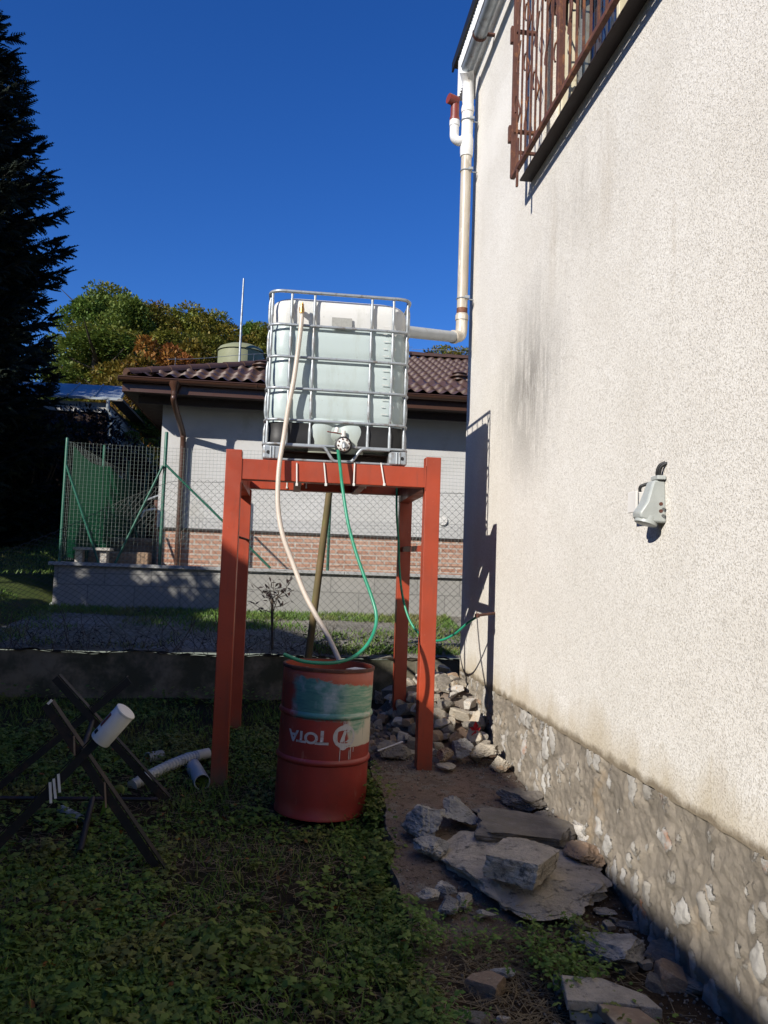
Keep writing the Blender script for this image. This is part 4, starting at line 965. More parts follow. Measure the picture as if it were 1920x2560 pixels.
MB().tube([(p_br.x-.30, sy-.02, p_br.z-.08), (p_br.x-.30, sy-.02, p_br.z-.25), (p_br.x-.22, sy+.12, p_br.z-.45), (p_br.x-.22, sy+.12, 3.6)], .045, 10).obj('downpipe', M['shedroof'], Sh, smooth=60)
# garden pieces behind the mesh
tub = MB().lathe([(.50,0),(.54,.38),(.58,.385),(.58,.44),(.50,.44),(.48,.1),(0,.1)], 28, Matrix.Translation((-2.22, 12.9, 1.44)))
tag(tub.obj('concrete_well_ring', M['rocko'], smooth=40), 'round brownish concrete ring behind the green mesh fence by the bungalow corner', 'well ring')
tr_ = MB().box((-2.85, 11.9, 1.44), (-2.0, 12.2, 1.66)); tag(tr_.obj('stone_trough', M['rocko'], bevel=.02), 'low brownish stone trough behind the tall green post', 'trough')
tb = thing('stone_plinth_table', 'small white stone table with two legs behind the mesh fence', 'table', (-2.62, 11.6, 1.44))
MB().box((-2.95, 11.45, 1.66), (-2.45, 11.7, 1.70)).obj('table_top', M['rockw'], tb, bevel=.008)
for x in (-2.88, -2.55): MB().box((x-.05, 11.5, 1.44), (x+.05, 11.65, 1.658)).obj('leg', M['rockw'], tb, bevel=.008)
pb = thing('garden_pump', 'rusty garden pump with pale handle standing behind the green mesh', 'pump', (-2.15, 13.6, 1.44))
MB().tube([(-2.2, 13.6, 1.44), (-2.2, 13.6, 2.55)], .045, 10).obj('body', M['rust'], pb, smooth=50)
MB().tube(spline([(-2.4, 13.55, 2.52), (-2.2, 13.6, 2.62), (-1.95, 13.6, 2.72)], 5), .018, 8).obj('handle', M['galv'], pb, smooth=50)
MB().tube([(-2.2, 13.55, 2.40), (-2.38, 13.5, 2.36), (-2.42, 13.5, 2.25)], .025, 8).obj('spout', M['galv'], pb, smooth=50)

# ================================================= stones
def rockmesh(name, dims, seed, mat, parent=None, cuts=10, sub=3, jag=.10, flat=0, boxy=0):
    jag = jag*1.15
    rnd = random.Random(seed); bm = bmesh.new(); bmesh.ops.create_icosphere(bm, subdivisions=sub, radius=1)
    pl = []
    for i in range(cuts):
        n_ = Vector((rnd.gauss(0,1), rnd.gauss(0,1), rnd.gauss(0,1))).normalized(); pl.append((n_, rnd.uniform(.42, .78)))
    if boxy:
        pl = []
        for ax_ in ((1,0,0),(-1,0,0),(0,1,0),(0,-1,0),(0,0,1),(0,0,-1)):
            n_ = (Vector(ax_)+Vector((rnd.gauss(0,1), rnd.gauss(0,1), rnd.gauss(0,.5)))*.16).normalized(); pl.append((n_, boxy))
        for q in range(4): n_ = Vector((rnd.gauss(0,1), rnd.gauss(0,1), rnd.gauss(0,1))).normalized(); pl.append((n_, boxy*1.28))
    if flat: pl += [(Vector((0,0,1)), flat), (Vector((0,0,-1)), flat)]
    sd = Vector((seed*1.7, seed*.9, seed*.3))
    for v in bm.verts:
        p = v.co.copy()
        for n_, d_ in pl:
            k = p.dot(n_)
            if k > d_: p -= n_*(k-d_)
        v.co = p*(1+jag*noise.fractal(p*2.2+sd, 1, 2, 6)+(jag*.55*noise.fractal(p*8+sd, 1, 2, 4) if sub > 3 else 0))
    mn = [min(v.co[i] for v in bm.verts) for i in range(3)]; mx = [max(v.co[i] for v in bm.verts) for i in range(3)]
    for v in bm.verts: v.co = Vector([((v.co[i]-mn[i])/(mx[i]-mn[i])-.5)*dims[i] for i in range(3)])
    me = D.meshes.new(name); bm.to_mesh(me); bm.free(); me.materials.append(mat)
    me.polygons.foreach_set('use_smooth', [True]*len(me.polygons)); me.set_sharp_from_angle(angle=math.radians(16))
    return me
def rock(box, label, mat, seed, zb=.12, ratio=.6, name='rock', yaw=0, tilt=0, cuts=10, flat=0, sub=5, jag=.14, group=None, hmin=.02, dmul=1, boxy=0):
    x0, y0, x1, y1 = box; c0 = at((x0+x1)/2, y1, Z=zb); dd = (c0-EYE).length
    wd = (x1-x0)*K*dd/F; A = (y1-y0)*K*dd/F; sn = (EYE.z-zb)/dd; cs = math.sqrt(1-sn*sn)
    h = max(hmin, A*ratio); dp = max(.03, (A-h*cs)/sn)*dmul
    me = rockmesh(name, (wd, dp, h), seed, M[mat], cuts=cuts, flat=flat, sub=sub, jag=jag, boxy=boxy)
    o = D.objects.new(name, me); COL.objects.link(o); dr = (c0-EYE); dr.z = 0; dr.normalize()
    o.location = c0+dr*dp/2+Vector((0,0,h/2-.004)); o.rotation_euler = (math.radians(tilt), 0, -math.atan2(dr.x, dr.y)+math.radians(yaw))
    return tag(o, label, 'stone', group)
G = 'broken stones on the concrete path'
rock((865,1722,960,1830), 'large upright bluish rock with white top, left end of the path pile', 'rockb', 11, group=G, cuts=14)
rock((956,1714,1032,1796), 'dark angular blue-grey rock standing second from left on the path', 'rockb', 12, group=G, zb=.13, cuts=12)
rock((1022,1752,1245,1850), 'long dark flat concrete slab behind the pale block', 'rockd', 13, group=G, ratio=.40, zb=.13, boxy=.6, jag=.08, yaw=-8)
bs = rock((940,1795,1312,1985), 'largest broken grey concrete slab lying flat under the pale block', 'rockc', 14, zb=.09, ratio=.20, group=G, flat=.3, cuts=9, sub=5, jag=.12)
rock((1057,1808,1199,1920), 'pale squarish concrete block resting on the big slab', 'rockc', 25, group=G, zb=.185, ratio=.50, boxy=.56, yaw=-28, jag=.05)
rock((1072,1702,1182,1764), 'rounded dark brown stone behind the long slab near the wall', 'rockd', 16, group=G, zb=.13)
rock((1157,1704,1209,1762), 'whitish stone against the plinth at the sun edge', 'rockw', 17, group=G, zb=.13)
rock((1238,1768,1294,1832), 'white and rust coloured stone leaning on the plinth right of the long slab', 'rockw', 18, group=G, zb=.16)
rock((1218,1815,1302,1892), 'tan angular stone beside the plinth right of the pale block', 'rocko', 19, group=G, zb=.12)
rock((1196,1760,1240,1790), 'small reddish stone between long slab and plinth', 'rocko', 20, group=G, zb=.13)
rock((1150,1745,1200,1800), 'mid grey stone tucked behind the long slab end', 'rockd', 21, group=G, zb=.13)
rock((892,1800,968,1868), 'pale lower rock in front of the upright bluish rock', 'rockb', 22, group=G, zb=.11)
rock((1018,1735,1078,1770), 'small square dark stone right of the second blue rock', 'rockd', 23, group=G, zb=.13)
G2 = 'small stones in front of the big slab'
rock((940,1905,985,1945), 'top bluish stone of the small cluster in front of the slab', 'rockb', 31, zb=.09, group=G2)
rock((945,1938,990,1985), 'pale front stone of the small cluster before the slab', 'rockb', 32, zb=.07, group=G2)
rock((985,1925,1020,1968), 'tan right stone of the small cluster before the slab', 'rockl', 33, zb=.08, group=G2)
rock((900,1915,948,1955), 'flat grey stone left of the small cluster at the weed edge', 'rockc', 34, zb=.09, group=G2)
rock((1030,1962,1070,1985), 'small beige stone alone below the big slab', 'rockl', 35, zb=.07, group=G2)
rock((1060,2090,1110,2118), 'pale grey stone lying in straw at the bottom centre', 'rockb', 36, zb=.04, group=G2)
rock((1240,2020,1382,2112), 'dark blue-grey rock with mossy brown top near the bottom right', 'rockb', 37, zb=.03, ratio=.55, flat=.7)
rock((1400,2040,1500,2120), 'dark earthy rock right of the broken tiles by the plinth', 'rockd', 38, zb=.0)
rock((1330,1985,1400,2015), 'small grey stone at the plinth foot above the dark rock', 'rockd', 39, zb=.03)
rock((1285,1960,1330,1985), 'pale small stone on soil right of the big slab', 'rockc', 40, zb=.05)
rock((1440,2110,1540,2180), 'brownish stone in the bottom right corner by the plinth', 'rockd', 41, zb=-.02)
rock((1370,2000,1450,2045), 'flat dark stone between dark rock and plinth', 'rockd', 42, zb=.0)
rock((1195,2105,1225,2160), 'small blue stone against the left end of the broken tiles', 'rockb', 43, zb=.03)
# broken concrete tiles
def tile(pts, z, th, label, mat):
    P = [at(x, y, Z=z) for x, y in pts]; n_ = len(P); m_ = MB()
    m_.add(P+[p-Vector((0,0,th)) for p in P], [tuple(range(n_-1,-1,-1)) if (P[1]-P[0]).cross(P[2]-P[1]).z < 0 else tuple(range(n_)), tuple(range(n_, 2*n_))]+[(i,(i+1)%n_,n_+(i+1)%n_,n_+i) for i in range(n_)])
    o = m_.obj('broken_tile', M[mat], bevel=.004)
    bm = bmesh.new(); bm.from_mesh(o.data); bmesh.ops.recalc_face_normals(bm, faces=bm.faces[:]); bm.to_mesh(o.data); bm.free()
    return tag(o, label, 'tile', 'broken paving tiles bottom right')
tile([(1212,2105),(1300,2112),(1395,2148),(1432,2180),(1330,2165),(1225,2160)], .13, .035, 'largest pale broken paving tile on top of its stack', 'rockc')
tile([(1225,2135),(1330,2150),(1420,2185),(1400,2200),(1300,2190),(1232,2185)], .085, .03, 'paving tile directly under the largest pale tile', 'cap')
tile([(1290,2166),(1380,2178),(1432,2215),(1330,2212)], .125, .035, 'brownish broken tile in front of the pale one', 'rocko')
tile([(1240,2182),(1290,2184),(1310,2230),(1250,2230)], .06, .04, 'small pale tile piece at the bottom edge left of the brown tile', 'rockc')
# rubble heap by the corner
def heap(x, y):
    a = max(0, min(1, (x-.62)/.75)); b = max(0, min(1, (y-5.55)/1.0)); c_ = max(0, min(1, (x-.92)/.45))
    d_ = max(0, min(1, (x-.85)/.2))*max(0, min(1, (y-6.3)/.6))
    return .19+.07*a*b+.26*c_*b+.13*d_*(1-.5*c_)
hm_ = MB().grid(lambda u, v: (u, v, heap(u, v)-.05+.03*fbm(u, v, 9, 6)), lin(.35, 1.57, 60), lin(5.75, 7.6, 70))
tag(hm_.obj('rubble_soil', M['slabred'], smooth=60), kind='structure')
G3 = 'rubble stones heaped by the house corner'
rock((1030,1500,1076,1530), 'rounded brown boulder on top of the rubble below the wall corner', 'rocko', 51, zb=.47, cuts=2, jag=.03, group=G3)
rock((1010,1532,1048,1590), 'tall pale flat-faced stone behind the red vine leaf', 'rockl', 52, zb=.30, ratio=.85, group=G3)
rock((1052,1530,1082,1572), 'pale stone wedged beside the plinth below the boulder', 'rockl', 53, zb=.36, ratio=.8, group=G3)
rock((1003,1590,1085,1640), 'long pale stone lying aslant below the red vine leaf', 'rockl', 54, zb=.26, group=G3, yaw=30, dmul=.5)
rock((975,1592,1022,1640), 'violet-grey angular stone left of the slanting stone', 'rockb', 55, zb=.26, group=G3, ratio=.8)
rock((1058,1628,1106,1670), 'big tan stone at the foot of the rubble near the plinth', 'rockl', 56, zb=.205, group=G3, ratio=.8)
rock((940,1645,985,1668), 'low pale stone at the foot of the rubble beside the red leg', 'rockl', 57, zb=.205, group=G3)
rock((942,1612,980,1650), 'brown blocky stone just right of the red front leg', 'rocko', 58, zb=.24, group=G3, ratio=.8)
rock((812,1600,888,1645), 'flat dark stone left of the red leg under the white stick', 'rockd', 59, zb=.205, group=G3, flat=.5)
rock((808,1490,832,1525), 'squarish grey block on the ground behind the barrel', 'rockd', 60, zb=.22, group=G3, boxy=.58, ratio=.85)
rock((980,1475,1030,1505), 'flat pale stone at the top of the rubble against the corner', 'rockl', 61, zb=.42, group=G3)
rock((952,1500,1010,1535), 'long whitish stone in the sun behind the right front leg', 'rockw', 62, zb=.30, group=G3)
rock((866,1515,890,1545), 'brick-red stone at the foot of the rear right leg', 'rockr', 63, zb=.26, group=G3)
rock((1085,1700,1160,1740), 'low dark stone on the path just behind the long slab', 'rockd', 64, zb=.12, group=G)
mats = ['rockl','rockl','rockw','rockd','rocko','rockc','rockl','rockd']
protos = [rockmesh('stone', (1, 1, 1), 100+i, M[mats[i % 8]], cuts=11, sub=3, jag=.05, boxy=.58 if i % 3 == 0 else 0) for i in range(24)]
for me_ in protos: me_.polygons.foreach_set('use_smooth', [False]*len(me_.polygons))
rr = random.Random(5); placed = []
labs = {'rockl': 'small pale tan stone among the rubble heap by the house corner', 'rockw': 'small whitish stone among the rubble heap by the house corner', 'rockd': 'small dark stone among the rubble heap by the house corner', 'rocko': 'small brown stone among the rubble heap by the house corner', 'rockc': 'small grey concrete lump among the rubble heap by the house corner'}
tries = 0
while len(placed) < 210 and tries < 9000:
    tries += 1; x = rr.uniform(.40, 1.55); y = rr.uniform(5.62, 7.45)
    if x < .9 and y < 5.75: continue
    big = x > .95; s_ = rr.uniform(.04, .11) if not big else rr.uniform(.06, .17)
    if y < 5.8: s_ *= .6
    if x+s_/2 > 1.57: continue
    if abs(x-.98) < .06+s_/2 and abs(y-5.5) < .06+s_/2: continue
    if any((x-a)**2+(y-b)**2 < ((s_+c_)*.34)**2 for a, b, c_ in placed): continue
    placed.append((x, y, s_)); i = rr.randrange(24) if not (x < .9) else rr.choice([3,4,5,7,11,15,12,19])
    o = D.objects.new('stone', protos[i]); COL.objects.link(o); o.location = (x, y, heap(x, y)+s_*.14)
    o.scale = (s_*rr.uniform(.9,1.5), s_*rr.uniform(.7,1.1), s_*rr.uniform(.55,.9)); o.rotation_euler = (rr.uniform(-.4,.4), rr.uniform(-.4,.4), rr.uniform(0, 6.3))
    mk = mats[i % 8]; cl = {'rockl':'pale tan','rockw':'whitish','rockd':'dark grey','rocko':'brown','rockc':'grey concrete'}[mk]
    lm = [((.98,5.5),'beside the red front leg'),((1.0,6.9),'at the foot of the rear right leg'),((1.52,6.1),'against the plinth below the boulder'),((1.50,7.0),'at the very corner of the cream house'),((.5,5.9),'just right of the barrel'),((.5,7.2),'behind the barrel near the retaining wall'),((1.25,7.3),'at the foot of the concrete block'),((1.2,6.2),'on the open slope of the rubble'),((1.25,5.75),'at the front foot of the rubble'),((.75,6.4),'in the shade between the two right legs')]
    wh = min(lm, key=lambda q: (q[0][0]-x)**2+(q[0][1]-y)**2)[1]
    szw = 'tiny' if s_ < .05 else 'small' if s_ < .075 else 'fist-sized' if s_ < .10 else 'large'
    shw = 'flat' if o.scale.z < .62*s_ else 'long' if o.scale.x > 1.25*s_ else 'angular'
    tag(o, '%s %s %s stone %s' % (szw, shw, cl, wh), 'stone', cl+' rubble stones by the stand')
# small pebbles along the plinth foot
for k in range(34):
    y = rr.uniform(3.0, 5.7); x = WX-.03-abs(rr.gauss(0, .05)); s_ = rr.uniform(.02, .06); i = rr.randrange(24); o = D.objects.new('pebble', protos[i]); COL.objects.link(o)
    o.location = (x, y, (.12 if y > 4.1 else .04)+s_*.2); o.scale = (s_, s_*.8, s_*.6); o.rotation_euler = (0, 0, rr.uniform(0, 6)); tag(o, '%s %s pebble at the plinth foot %s' % ('tiny' if s_ < .035 else 'small', {'rockl':'pale tan','rockw':'whitish','rockd':'dark','rocko':'brown','rockc':'grey'}[mats[i % 8]], 'near the broken tiles' if y < 3.6 else 'beside the big slab' if y < 4.3 else 'beside the long slab' if y < 4.9 else 'below the rubble heap'), 'pebble', 'pebbles along the plinth')
a, b = at(816,1622,Z=.27), at(870,1602,Z=.31); tag(MB().bar(a, b, .014, .006).obj('white_stick', M['white']), 'thin white stick lying on the dark flat stone', 'stick')
# red vine leaf
lf = MB(); c_ = at(1027, 1578, Y=5.86)
for an, L in ((90,.07),(150,.05),(30,.045),(-75,.10),(-110,.07)):
    a_ = math.radians(an); dx_, dz_ = math.cos(a_), math.sin(a_); q = Vector((dx_, 0, dz_)); s2 = Vector((-dz_, 0, dx_))
    lf.add([c_, c_+q*L*.5+s2*L*.28+Vector((0,-.01,0)), c_+q*L, c_+q*L*.5-s2*L*.28+Vector((0,-.01,0))], [(0,1,2),(0,2,3)])
tag(lf.obj('vine_leaf', M['vine']), 'bright red vine leaf on the pale rubble stones', 'leaf')
lf = MB(); c_ = at(1060, 1560, Y=6.1)
for an in range(0, 360, 72):
    a_ = math.radians(an); q = Vector((math.cos(a_), 0, math.sin(a_))); s2 = Vector((-q.z, 0, q.x)); L = .03; lf.add([c_, c_+q*L*.5+s2*L*.3, c_+q*L, c_+q*L*.5-s2*L*.3], [(0,1,2),(0,2,3)])
tag(lf.obj('orange_leaf', M['leafred']), 'small orange leaf on stones near the wall foot', 'leaf')

# ================================================= steel sawhorse with white tube
SH = thing('sawhorse', 'dark steel cross-legged sawhorse standing in the weeds at left', 'sawhorse', (-1.25, 4.6, 0))
yf, yr = 4.16, 5.18
def lbar(a, b, nm='cross_bar'):
    a = Vector(a); b = Vector(b); m_ = MB(); m_.bar(a, b, .006, .042, (0,0,1)); t_ = (b-a).normalized(); u = (Vector((0,0,1))-t_*t_.z).normalized()
    m_.bar(a+u*.029+Vector((0,.026,0)), b+u*.029+Vector((0,.026,0)), .052, .005, (0,0,1)); return m_.obj(nm, M['blacksteel'], SH)
f1 = lbar(at(98, 1522, Y=yf), at(352, 1895, Y=yf)); 
e_ = at(-45, 1868, Y=yf-.02); t2 = at(262, 1545, Y=yf-.02); lbar(e_, t2)
r1 = at(118, 1465, Y=yr); r2 = at(360, 1733, Y=yr); lbar(r1, r2); r3 = at(280, 1470, Y=yr+.02); r4 = at(-30, 1722, Y=yr+.02); lbar(r3, r4)
def rod(a, b, r=.014): return MB().tube([a, b], r, 10).obj('tie_rod', M['blacksteel'], SH, smooth=50)
rod(at(172, 1638, Y=yf), at(200, 1557, Y=yr)); rod(at(0, 1724, Y=5.05), at(340, 1727, Y=5.05), .012); rod(at(200, 1725, Y=5.05), at(172, 1842, Y=4.35), .017)
for a, b, c_ in (((116,1682),(120,1725),'white'), ((126,1672),(129,1712),'white'), ((108,1690),(110,1735),'white'), ((226,1690),(229,1745),'rocko'), ((160,1590),(161,1632),'rocko'), ((103,1521),(112,1512),'white')):
    p, q = at(*a, Y=yf-.035), at(*b, Y=yf-.035); MB().bar(p, q, .012 if c_ == 'white' else .007, .004, (0,1,0)).obj('paint_run', M[c_], SH)
wt = thing('white_tube_can', 'white plastic can slipped over the raised sawhorse arm', 'can', tuple(at(218, 1600, Y=yf-.03)))
ca, cb = at(216, 1599, Y=yf-.04), at(273, 1535, Y=yf-.06); ax = (cb-ca).normalized(); Q = ax.to_track_quat('Z', 'Y').to_matrix().to_4x4(); Lc = (cb-ca).length
r_ = .052
MB().lathe([(r_-.004,.012),(r_-.001,0),(r_,.004),(r_,Lc*.9),(r_-.002,Lc*.93),(r_+.001,Lc*.94),(r_+.001,Lc*.985),(r_-.004,Lc),(r_-.012,Lc+.003),(0,Lc+.002)], 36, Matrix.Translation(ca) @ Q).obj('can_body', M['white'], wt, smooth=40)
lb = MB(); 
Mq = Matrix.Translation(ca) @ Q
import itertools
best = min(range(36), key=lambda k: (Mq @ Vector((math.cos(k*math.pi/18), math.sin(k*math.pi/18), 0))).x+(Mq @ Vector((math.cos(k*math.pi/18), math.sin(k*math.pi/18), 0))).y*.7)
def lab(a0, a1, z0, z1, nm, m):
    g_ = MB().grid(lambda u, v: Mq @ Vector(((r_+.0012)*math.cos(u), (r_+.0012)*math.sin(u), v)), lin(a0, a1, 12), (z0, z1)); g_.obj(nm, M[m], wt, smooth=60)
a0 = best*math.pi/18
lab(a0-.40, a0+.02, Lc*.35, Lc*.75, 'label', 'redplain'); lab(a0-.36, a0+.10, Lc*.12, Lc*.24, 'label', 'blacksteel')
# corrugated hose piece and pipe scraps
a, b = at(285, 1705, Z=.08), at(450, 1640, Z=.15)
P = []; Rr = []; n_ = 216
for i in range(n_+1):
    t_ = i/n_; p = a.lerp(b, t_); p.z = .13+.06*t_+.01*math.sin(t_*3); P.append(p+Vector((0, .07*math.sin(t_*3.1), -.03*(1-t_)**2))); Rr.append(.034+.0055*math.cos(i*2*math.pi/9) if t_ < .82 else .037)
tag(MB().tube(P, Rr, 18).obj('corrugated_hose', M['hosec'], smooth=80), 'off-white corrugated drain hose lying in weeds by the left leg', 'hose')
def scrap(a, b, r, lab, mat, hol=True):
    m_ = MB(); a = Vector(a); b = Vector(b); t_ = (b-a).normalized(); m_.tube([a, b], r, 22, cap=False); m_.tube([b-t_*.001, a+t_*.001], r*.9, 22, cap=False)
    for p, s_ in ((a, -1), (b, 1)):
        u = t_.orthogonal().normalized(); w2 = t_.cross(u); n0 = len(m_.v)
        for rr2 in (r, r*.9): m_.v += [tuple(p+(u*math.cos(q*math.pi/11)+w2*math.sin(q*math.pi/11))*rr2) for q in range(22)]
        m_.f += [(n0+q, n0+(q+1)%22, n0+22+(q+1)%22, n0+22+q) for q in range(22)]
    return tag(m_.obj('pipe_offcut', M[mat], smooth=50), lab, 'pipe')
scrap(at(437, 1690, Z=.12), at(408, 1640, Z=.13), .052, 'grey plastic pipe offcut with dark open end beside the left leg', 'greypipe')
scrap(at(318, 1638, Z=.14), at(350, 1632, Z=.14), .040, 'short bluish pipe piece half hidden in the weeds', 'greypipe')
scrap(at(133, 1750, Z=.05), at(175, 1772, Z=.04), .03, 'faint grey pipe end lying under the sawhorse', 'greypipe')
# ================================================= vegetation
def leaf3(L=1.0):                               # three-lobed leaf, flat template
    v = [(0,0,0),(.28,.34,.05),(.30,.10,.10),(.62,.26,.06),(.55,.0,.10),(1,0,-.04),(.62,-.26,.06),(.30,-.10,.10),(.28,-.34,.05)]
    f = [(0,2,1),(0,4,2),(2,4,3),(4,5,3),(0,7,4),(0,8,7),(7,6,4),(4,6,5)]
    return [(x*L,y*L,z*L) for x,y,z in v], f
def weeds(name, label, pts, size, mat, nper=(3, 7), cat='plants', tilt=.35, hgt=1.0):
    pos = []; dirs = []; scl = []
    stems = MB()
    for (x, y, z) in pts:
        n_ = random.randint(*nper); s0 = size*random.uniform(.6, 1.25)
        for k in range(n_):
            a = random.uniform(0, 2*math.pi); r = s0*random.uniform(.1, .9); h = s0*random.uniform(.3, 1.3)*hgt
            pos.append((x+r*math.cos(a), y+r*math.sin(a), z+h)); dirs.append((math.cos(a), math.sin(a), random.uniform(-.5, .35))); scl.append(s0*random.uniform(.6, 1.15))
    pos = np.array(pos); R_ = frames(np.array(dirs)); tv, tf = leaf3()
    return scatter(name, M[mat], tv, tf, pos, R_, np.array(scl))
pts = []
def density(x, y): return .40+1.3*fbm(x, y, 2, 1.1)+.7*fbm(x, y, 6, 3)
random.seed(21)
tries = 0
while len(pts) < 9500 and tries < 200000:
    tries += 1; y = 2.1+5.7*random.random()**1.25; x = random.uniform(-.42*y-.5, min(.62+.01*y, .40*y+.2))
    if y > 5.6 and x > .45: continue
    xl = slab_left(y)
    if x > xl-.01: continue
    if (x-.26)**2+(y-5.1)**2 < .29**2: continue
    dn = density(x, y)+(.30 if y < 3.6 and x < -.2 else 0)+(.55 if xl-x < .22 else 0)-(.55 if (-.5 < x < .25 and 3.0 < y < 4.6) else 0)
    if random.random() > dn: continue
    pts.append((x, y, gz(x, y)-.002))
wd = weeds('weeds', '', pts, .037, 'leafweed'); tag(wd, 'low green leafy weeds covering the yard', 'weeds', None, 'stuff')
# weeds on and beside the path
pts = []
for cx_, cy_, n_, s_ in ((1.02, 3.08, 70, .10), (.80, 3.22, 30, .10), (1.12, 3.0, 60, .09), (.62, 3.3, 50, .1), (1.18, 2.62, 20, .12), (.6, 4.85, 50, .08), (.63, 5.1, 40, .07), (1.25, 3.22, 40, .09), (.58, 2.6, 45, .08), (1.06,2.86,45,.06)):
    for k in range(n_): pts.append((cx_+random.gauss(0, s_*.6), cy_+random.gauss(0, s_), .05+random.random()*.05))
pts = [p for p in pts if p[0] < 1.54]
tag(weeds('path_weeds', '', pts, .028, 'leafweed', hgt=1.8), 'leafy weeds growing along and over the broken path', 'weeds', None, 'stuff')
# nettles by barrel
pts = [(random.gauss(.60, .05), random.gauss(4.95, .12), random.uniform(.02, .26)) for k in range(130)]
tag(weeds('leafy_plant', '', pts, .036, 'leafweed', nper=(1, 3)), 'leafy green plant growing between the barrel and the path edge', 'plant', None, 'stuff')
pts = [(random.gauss(-.80, .16), random.gauss(6.15, .20), random.uniform(.03, .24)) for k in range(330)]
tag(weeds('leafy_plant', '', pts, .042, 'leafweed', nper=(1, 3)), 'tall weeds round the pipe scraps beside the left leg', 'plant', None, 'stuff')
pts = [(random.uniform(-5.5, .6), 7.75+random.gauss(0, .12), .2+random.uniform(0, .22)**1.0*(.6+.5*nz(k, 0, 0, .1))) for k in range(900)]
pts = [(x, y, z) for x, y, z in pts if random.random() < .5+.9*nz(x, 0, 3, 1.2) or x < -3]
tag(weeds('wall_foot_weeds', '', pts, .05, 'leafweed', nper=(1, 3)), 'dark weeds along the foot of the retaining wall', 'weeds', None, 'stuff')
# big dock leaf
dl = MB(); c_ = at(215, 1760, Z=.10)
dl.grid(lambda u, v: (c_.x+.14*math.sin(u*1.3)+v*.035*math.sin(u*math.pi), c_.y-.06*u, c_.z+.18*math.sin(u*2.2)-.02*v*v), lin(0, 1, 12), lin(-1, 1, 5))
tag(dl.obj('dock_leaf', M['leafweed'], smooth=60), 'large curled green leaf growing under the sawhorse', 'leaf')
# straw
def straw(name, label, n_, fx_, L, zf):
    pos = []; dr_ = []; sc_ = []
    while len(pos) < n_:
        x, y = fx_(); pos.append((x, y, zf(x, y)+random.uniform(.002, .028))); a = random.uniform(0, 6.283); dr_.append((math.cos(a), math.sin(a), random.gauss(0, .12))); sc_.append([random.uniform(*L), random.uniform(.0009, .0022), .002])
    tv = [(-.5,-1,0),(.5,-.6,0),(.5,.6,0),(-.5,1,0),(0,0,.9)]; tf = [(0,1,4),(1,2,4),(2,3,4),(3,0,4)]
    return tag(scatter(name, M['straw'], tv, tf, np.array(pos), frames(np.array(dr_)), np.array(sc_)), label, 'straw', None, 'stuff')
def fa():
    y = random.uniform(2.2, 5.6); return (min(slab_left(y)-.02, random.uniform(-.45*y, .5)), y)
straw('dry_straw', 'dry grass stalks lying among the weeds', 7500, fa, (.02, .11), gz)
def fb(): return (random.gauss(.80, .13), random.gauss(2.95, .20))
def pzt(x, y): return .03+.085*max(0, min(1, (y-3.2)/.9))
straw('path_straw', 'dry straw and debris on the near end of the path', 2600, lambda: (max(.56, min(1.5, random.gauss(.9, .22))), random.uniform(2.1, 3.35)), (.02, .14), pzt)
# grass blades
def blades(name, label, n_, fx_, L, mat, w=.003):
    pos = []; dr_ = []; sc_ = []
    for k in range(n_):
        x, y, z = fx_(); pos.append((x, y, z)); a = random.uniform(0, 6.3); dr_.append((math.cos(a)*.45, math.sin(a)*.45, random.uniform(.4, 1))); sc_.append([random.uniform(*L), w*random.uniform(.7, 1.4), .3*random.uniform(*L)])
    tv = [(0,-1,0),(0,1,0),(.5,.8,.12),(.5,-.8,.12),(1,0,-.35)]; tf = [(0,3,2,1),(3,4,2)]
    return tag(scatter(name, M[mat], tv, tf, np.array(pos), frames(np.array(dr_)), np.array(sc_)), label, 'grass', None, 'stuff')
def fg():
    while True:
        y = random.uniform(2.2, 7.8); x = random.uniform(-.45*y, .58)
        if x < slab_left(y) and random.random() < .4+.8*fbm(x, y, 11, 1.3) and (x-.26)**2+(y-5.1)**2 > .29**2: return (x, y, gz(x, y))
blades('grass', 'thin grass blades among the weeds of the yard', 15000, fg, (.03, .11), 'leafweed', .0022)
def fl():
    while True:
        x = random.uniform(-4.5, 2.2); y = random.uniform(8.2, 10.95); s = fbm(x, y, 4, .9)
        if random.random() < (.9 if y > 10.35 or (8.2 < y < 8.6 and x > .3) else .02+.9*s): return (x, y, lz(x, y))
blades('lane_grass', 'grass strips along the gravel lane', 15000, fl, (.03, .09), 'leafgrass', .005)
def fw():
    x = random.uniform(-8.5, -3.05); y = random.uniform(9.6, 16)
    z = lz(x, y) if y < 11 else 1.31+.135*(y-11); return (x, y, z)
blades('lawn_grass', 'short lawn grass left of the low wall', 14000, fw, (.03, .08), 'leafgrass', .006)
pts = [(random.gauss(1.15, .35), 8.22+abs(random.gauss(0, .12)), .68+random.random()*.12) for k in range(160)]
tag(weeds('ivy', '', pts, .05, 'leafweed', nper=(1, 3)), 'green creeping plants on top of the retaining wall right of the barrel', 'ivy', None, 'stuff')
# dry leafless vines along the chain-link foot
vm = MB()
for k in range(150):
    x = random.uniform(-4.5, .6); y = 8.12+random.uniform(-.06, .1); h = random.uniform(.1, .45); P_ = [(x, y, .64)]
    for q in range(4): P_.append((P_[-1][0]+random.gauss(0, .05), y+random.gauss(0, .02), .64+h*(q+1)/4+random.gauss(0, .02)))
    vm.tube(P_, .003, 4)
tag(vm.obj('dry_vines', M['bark']), 'dry dark vines tangled at the foot of the chain-link fence', 'vines', None, 'stuff')
pts = [(random.uniform(-4.5, .6), 8.12+random.gauss(0, .06), .66+abs(random.gauss(0, .13))) for k in range(650)]
tag(weeds('vine_leaves', '', pts, .035, 'leafdark', nper=(1, 3)), 'withered dark leaves along the top of the retaining wall', 'leaves', None, 'stuff')
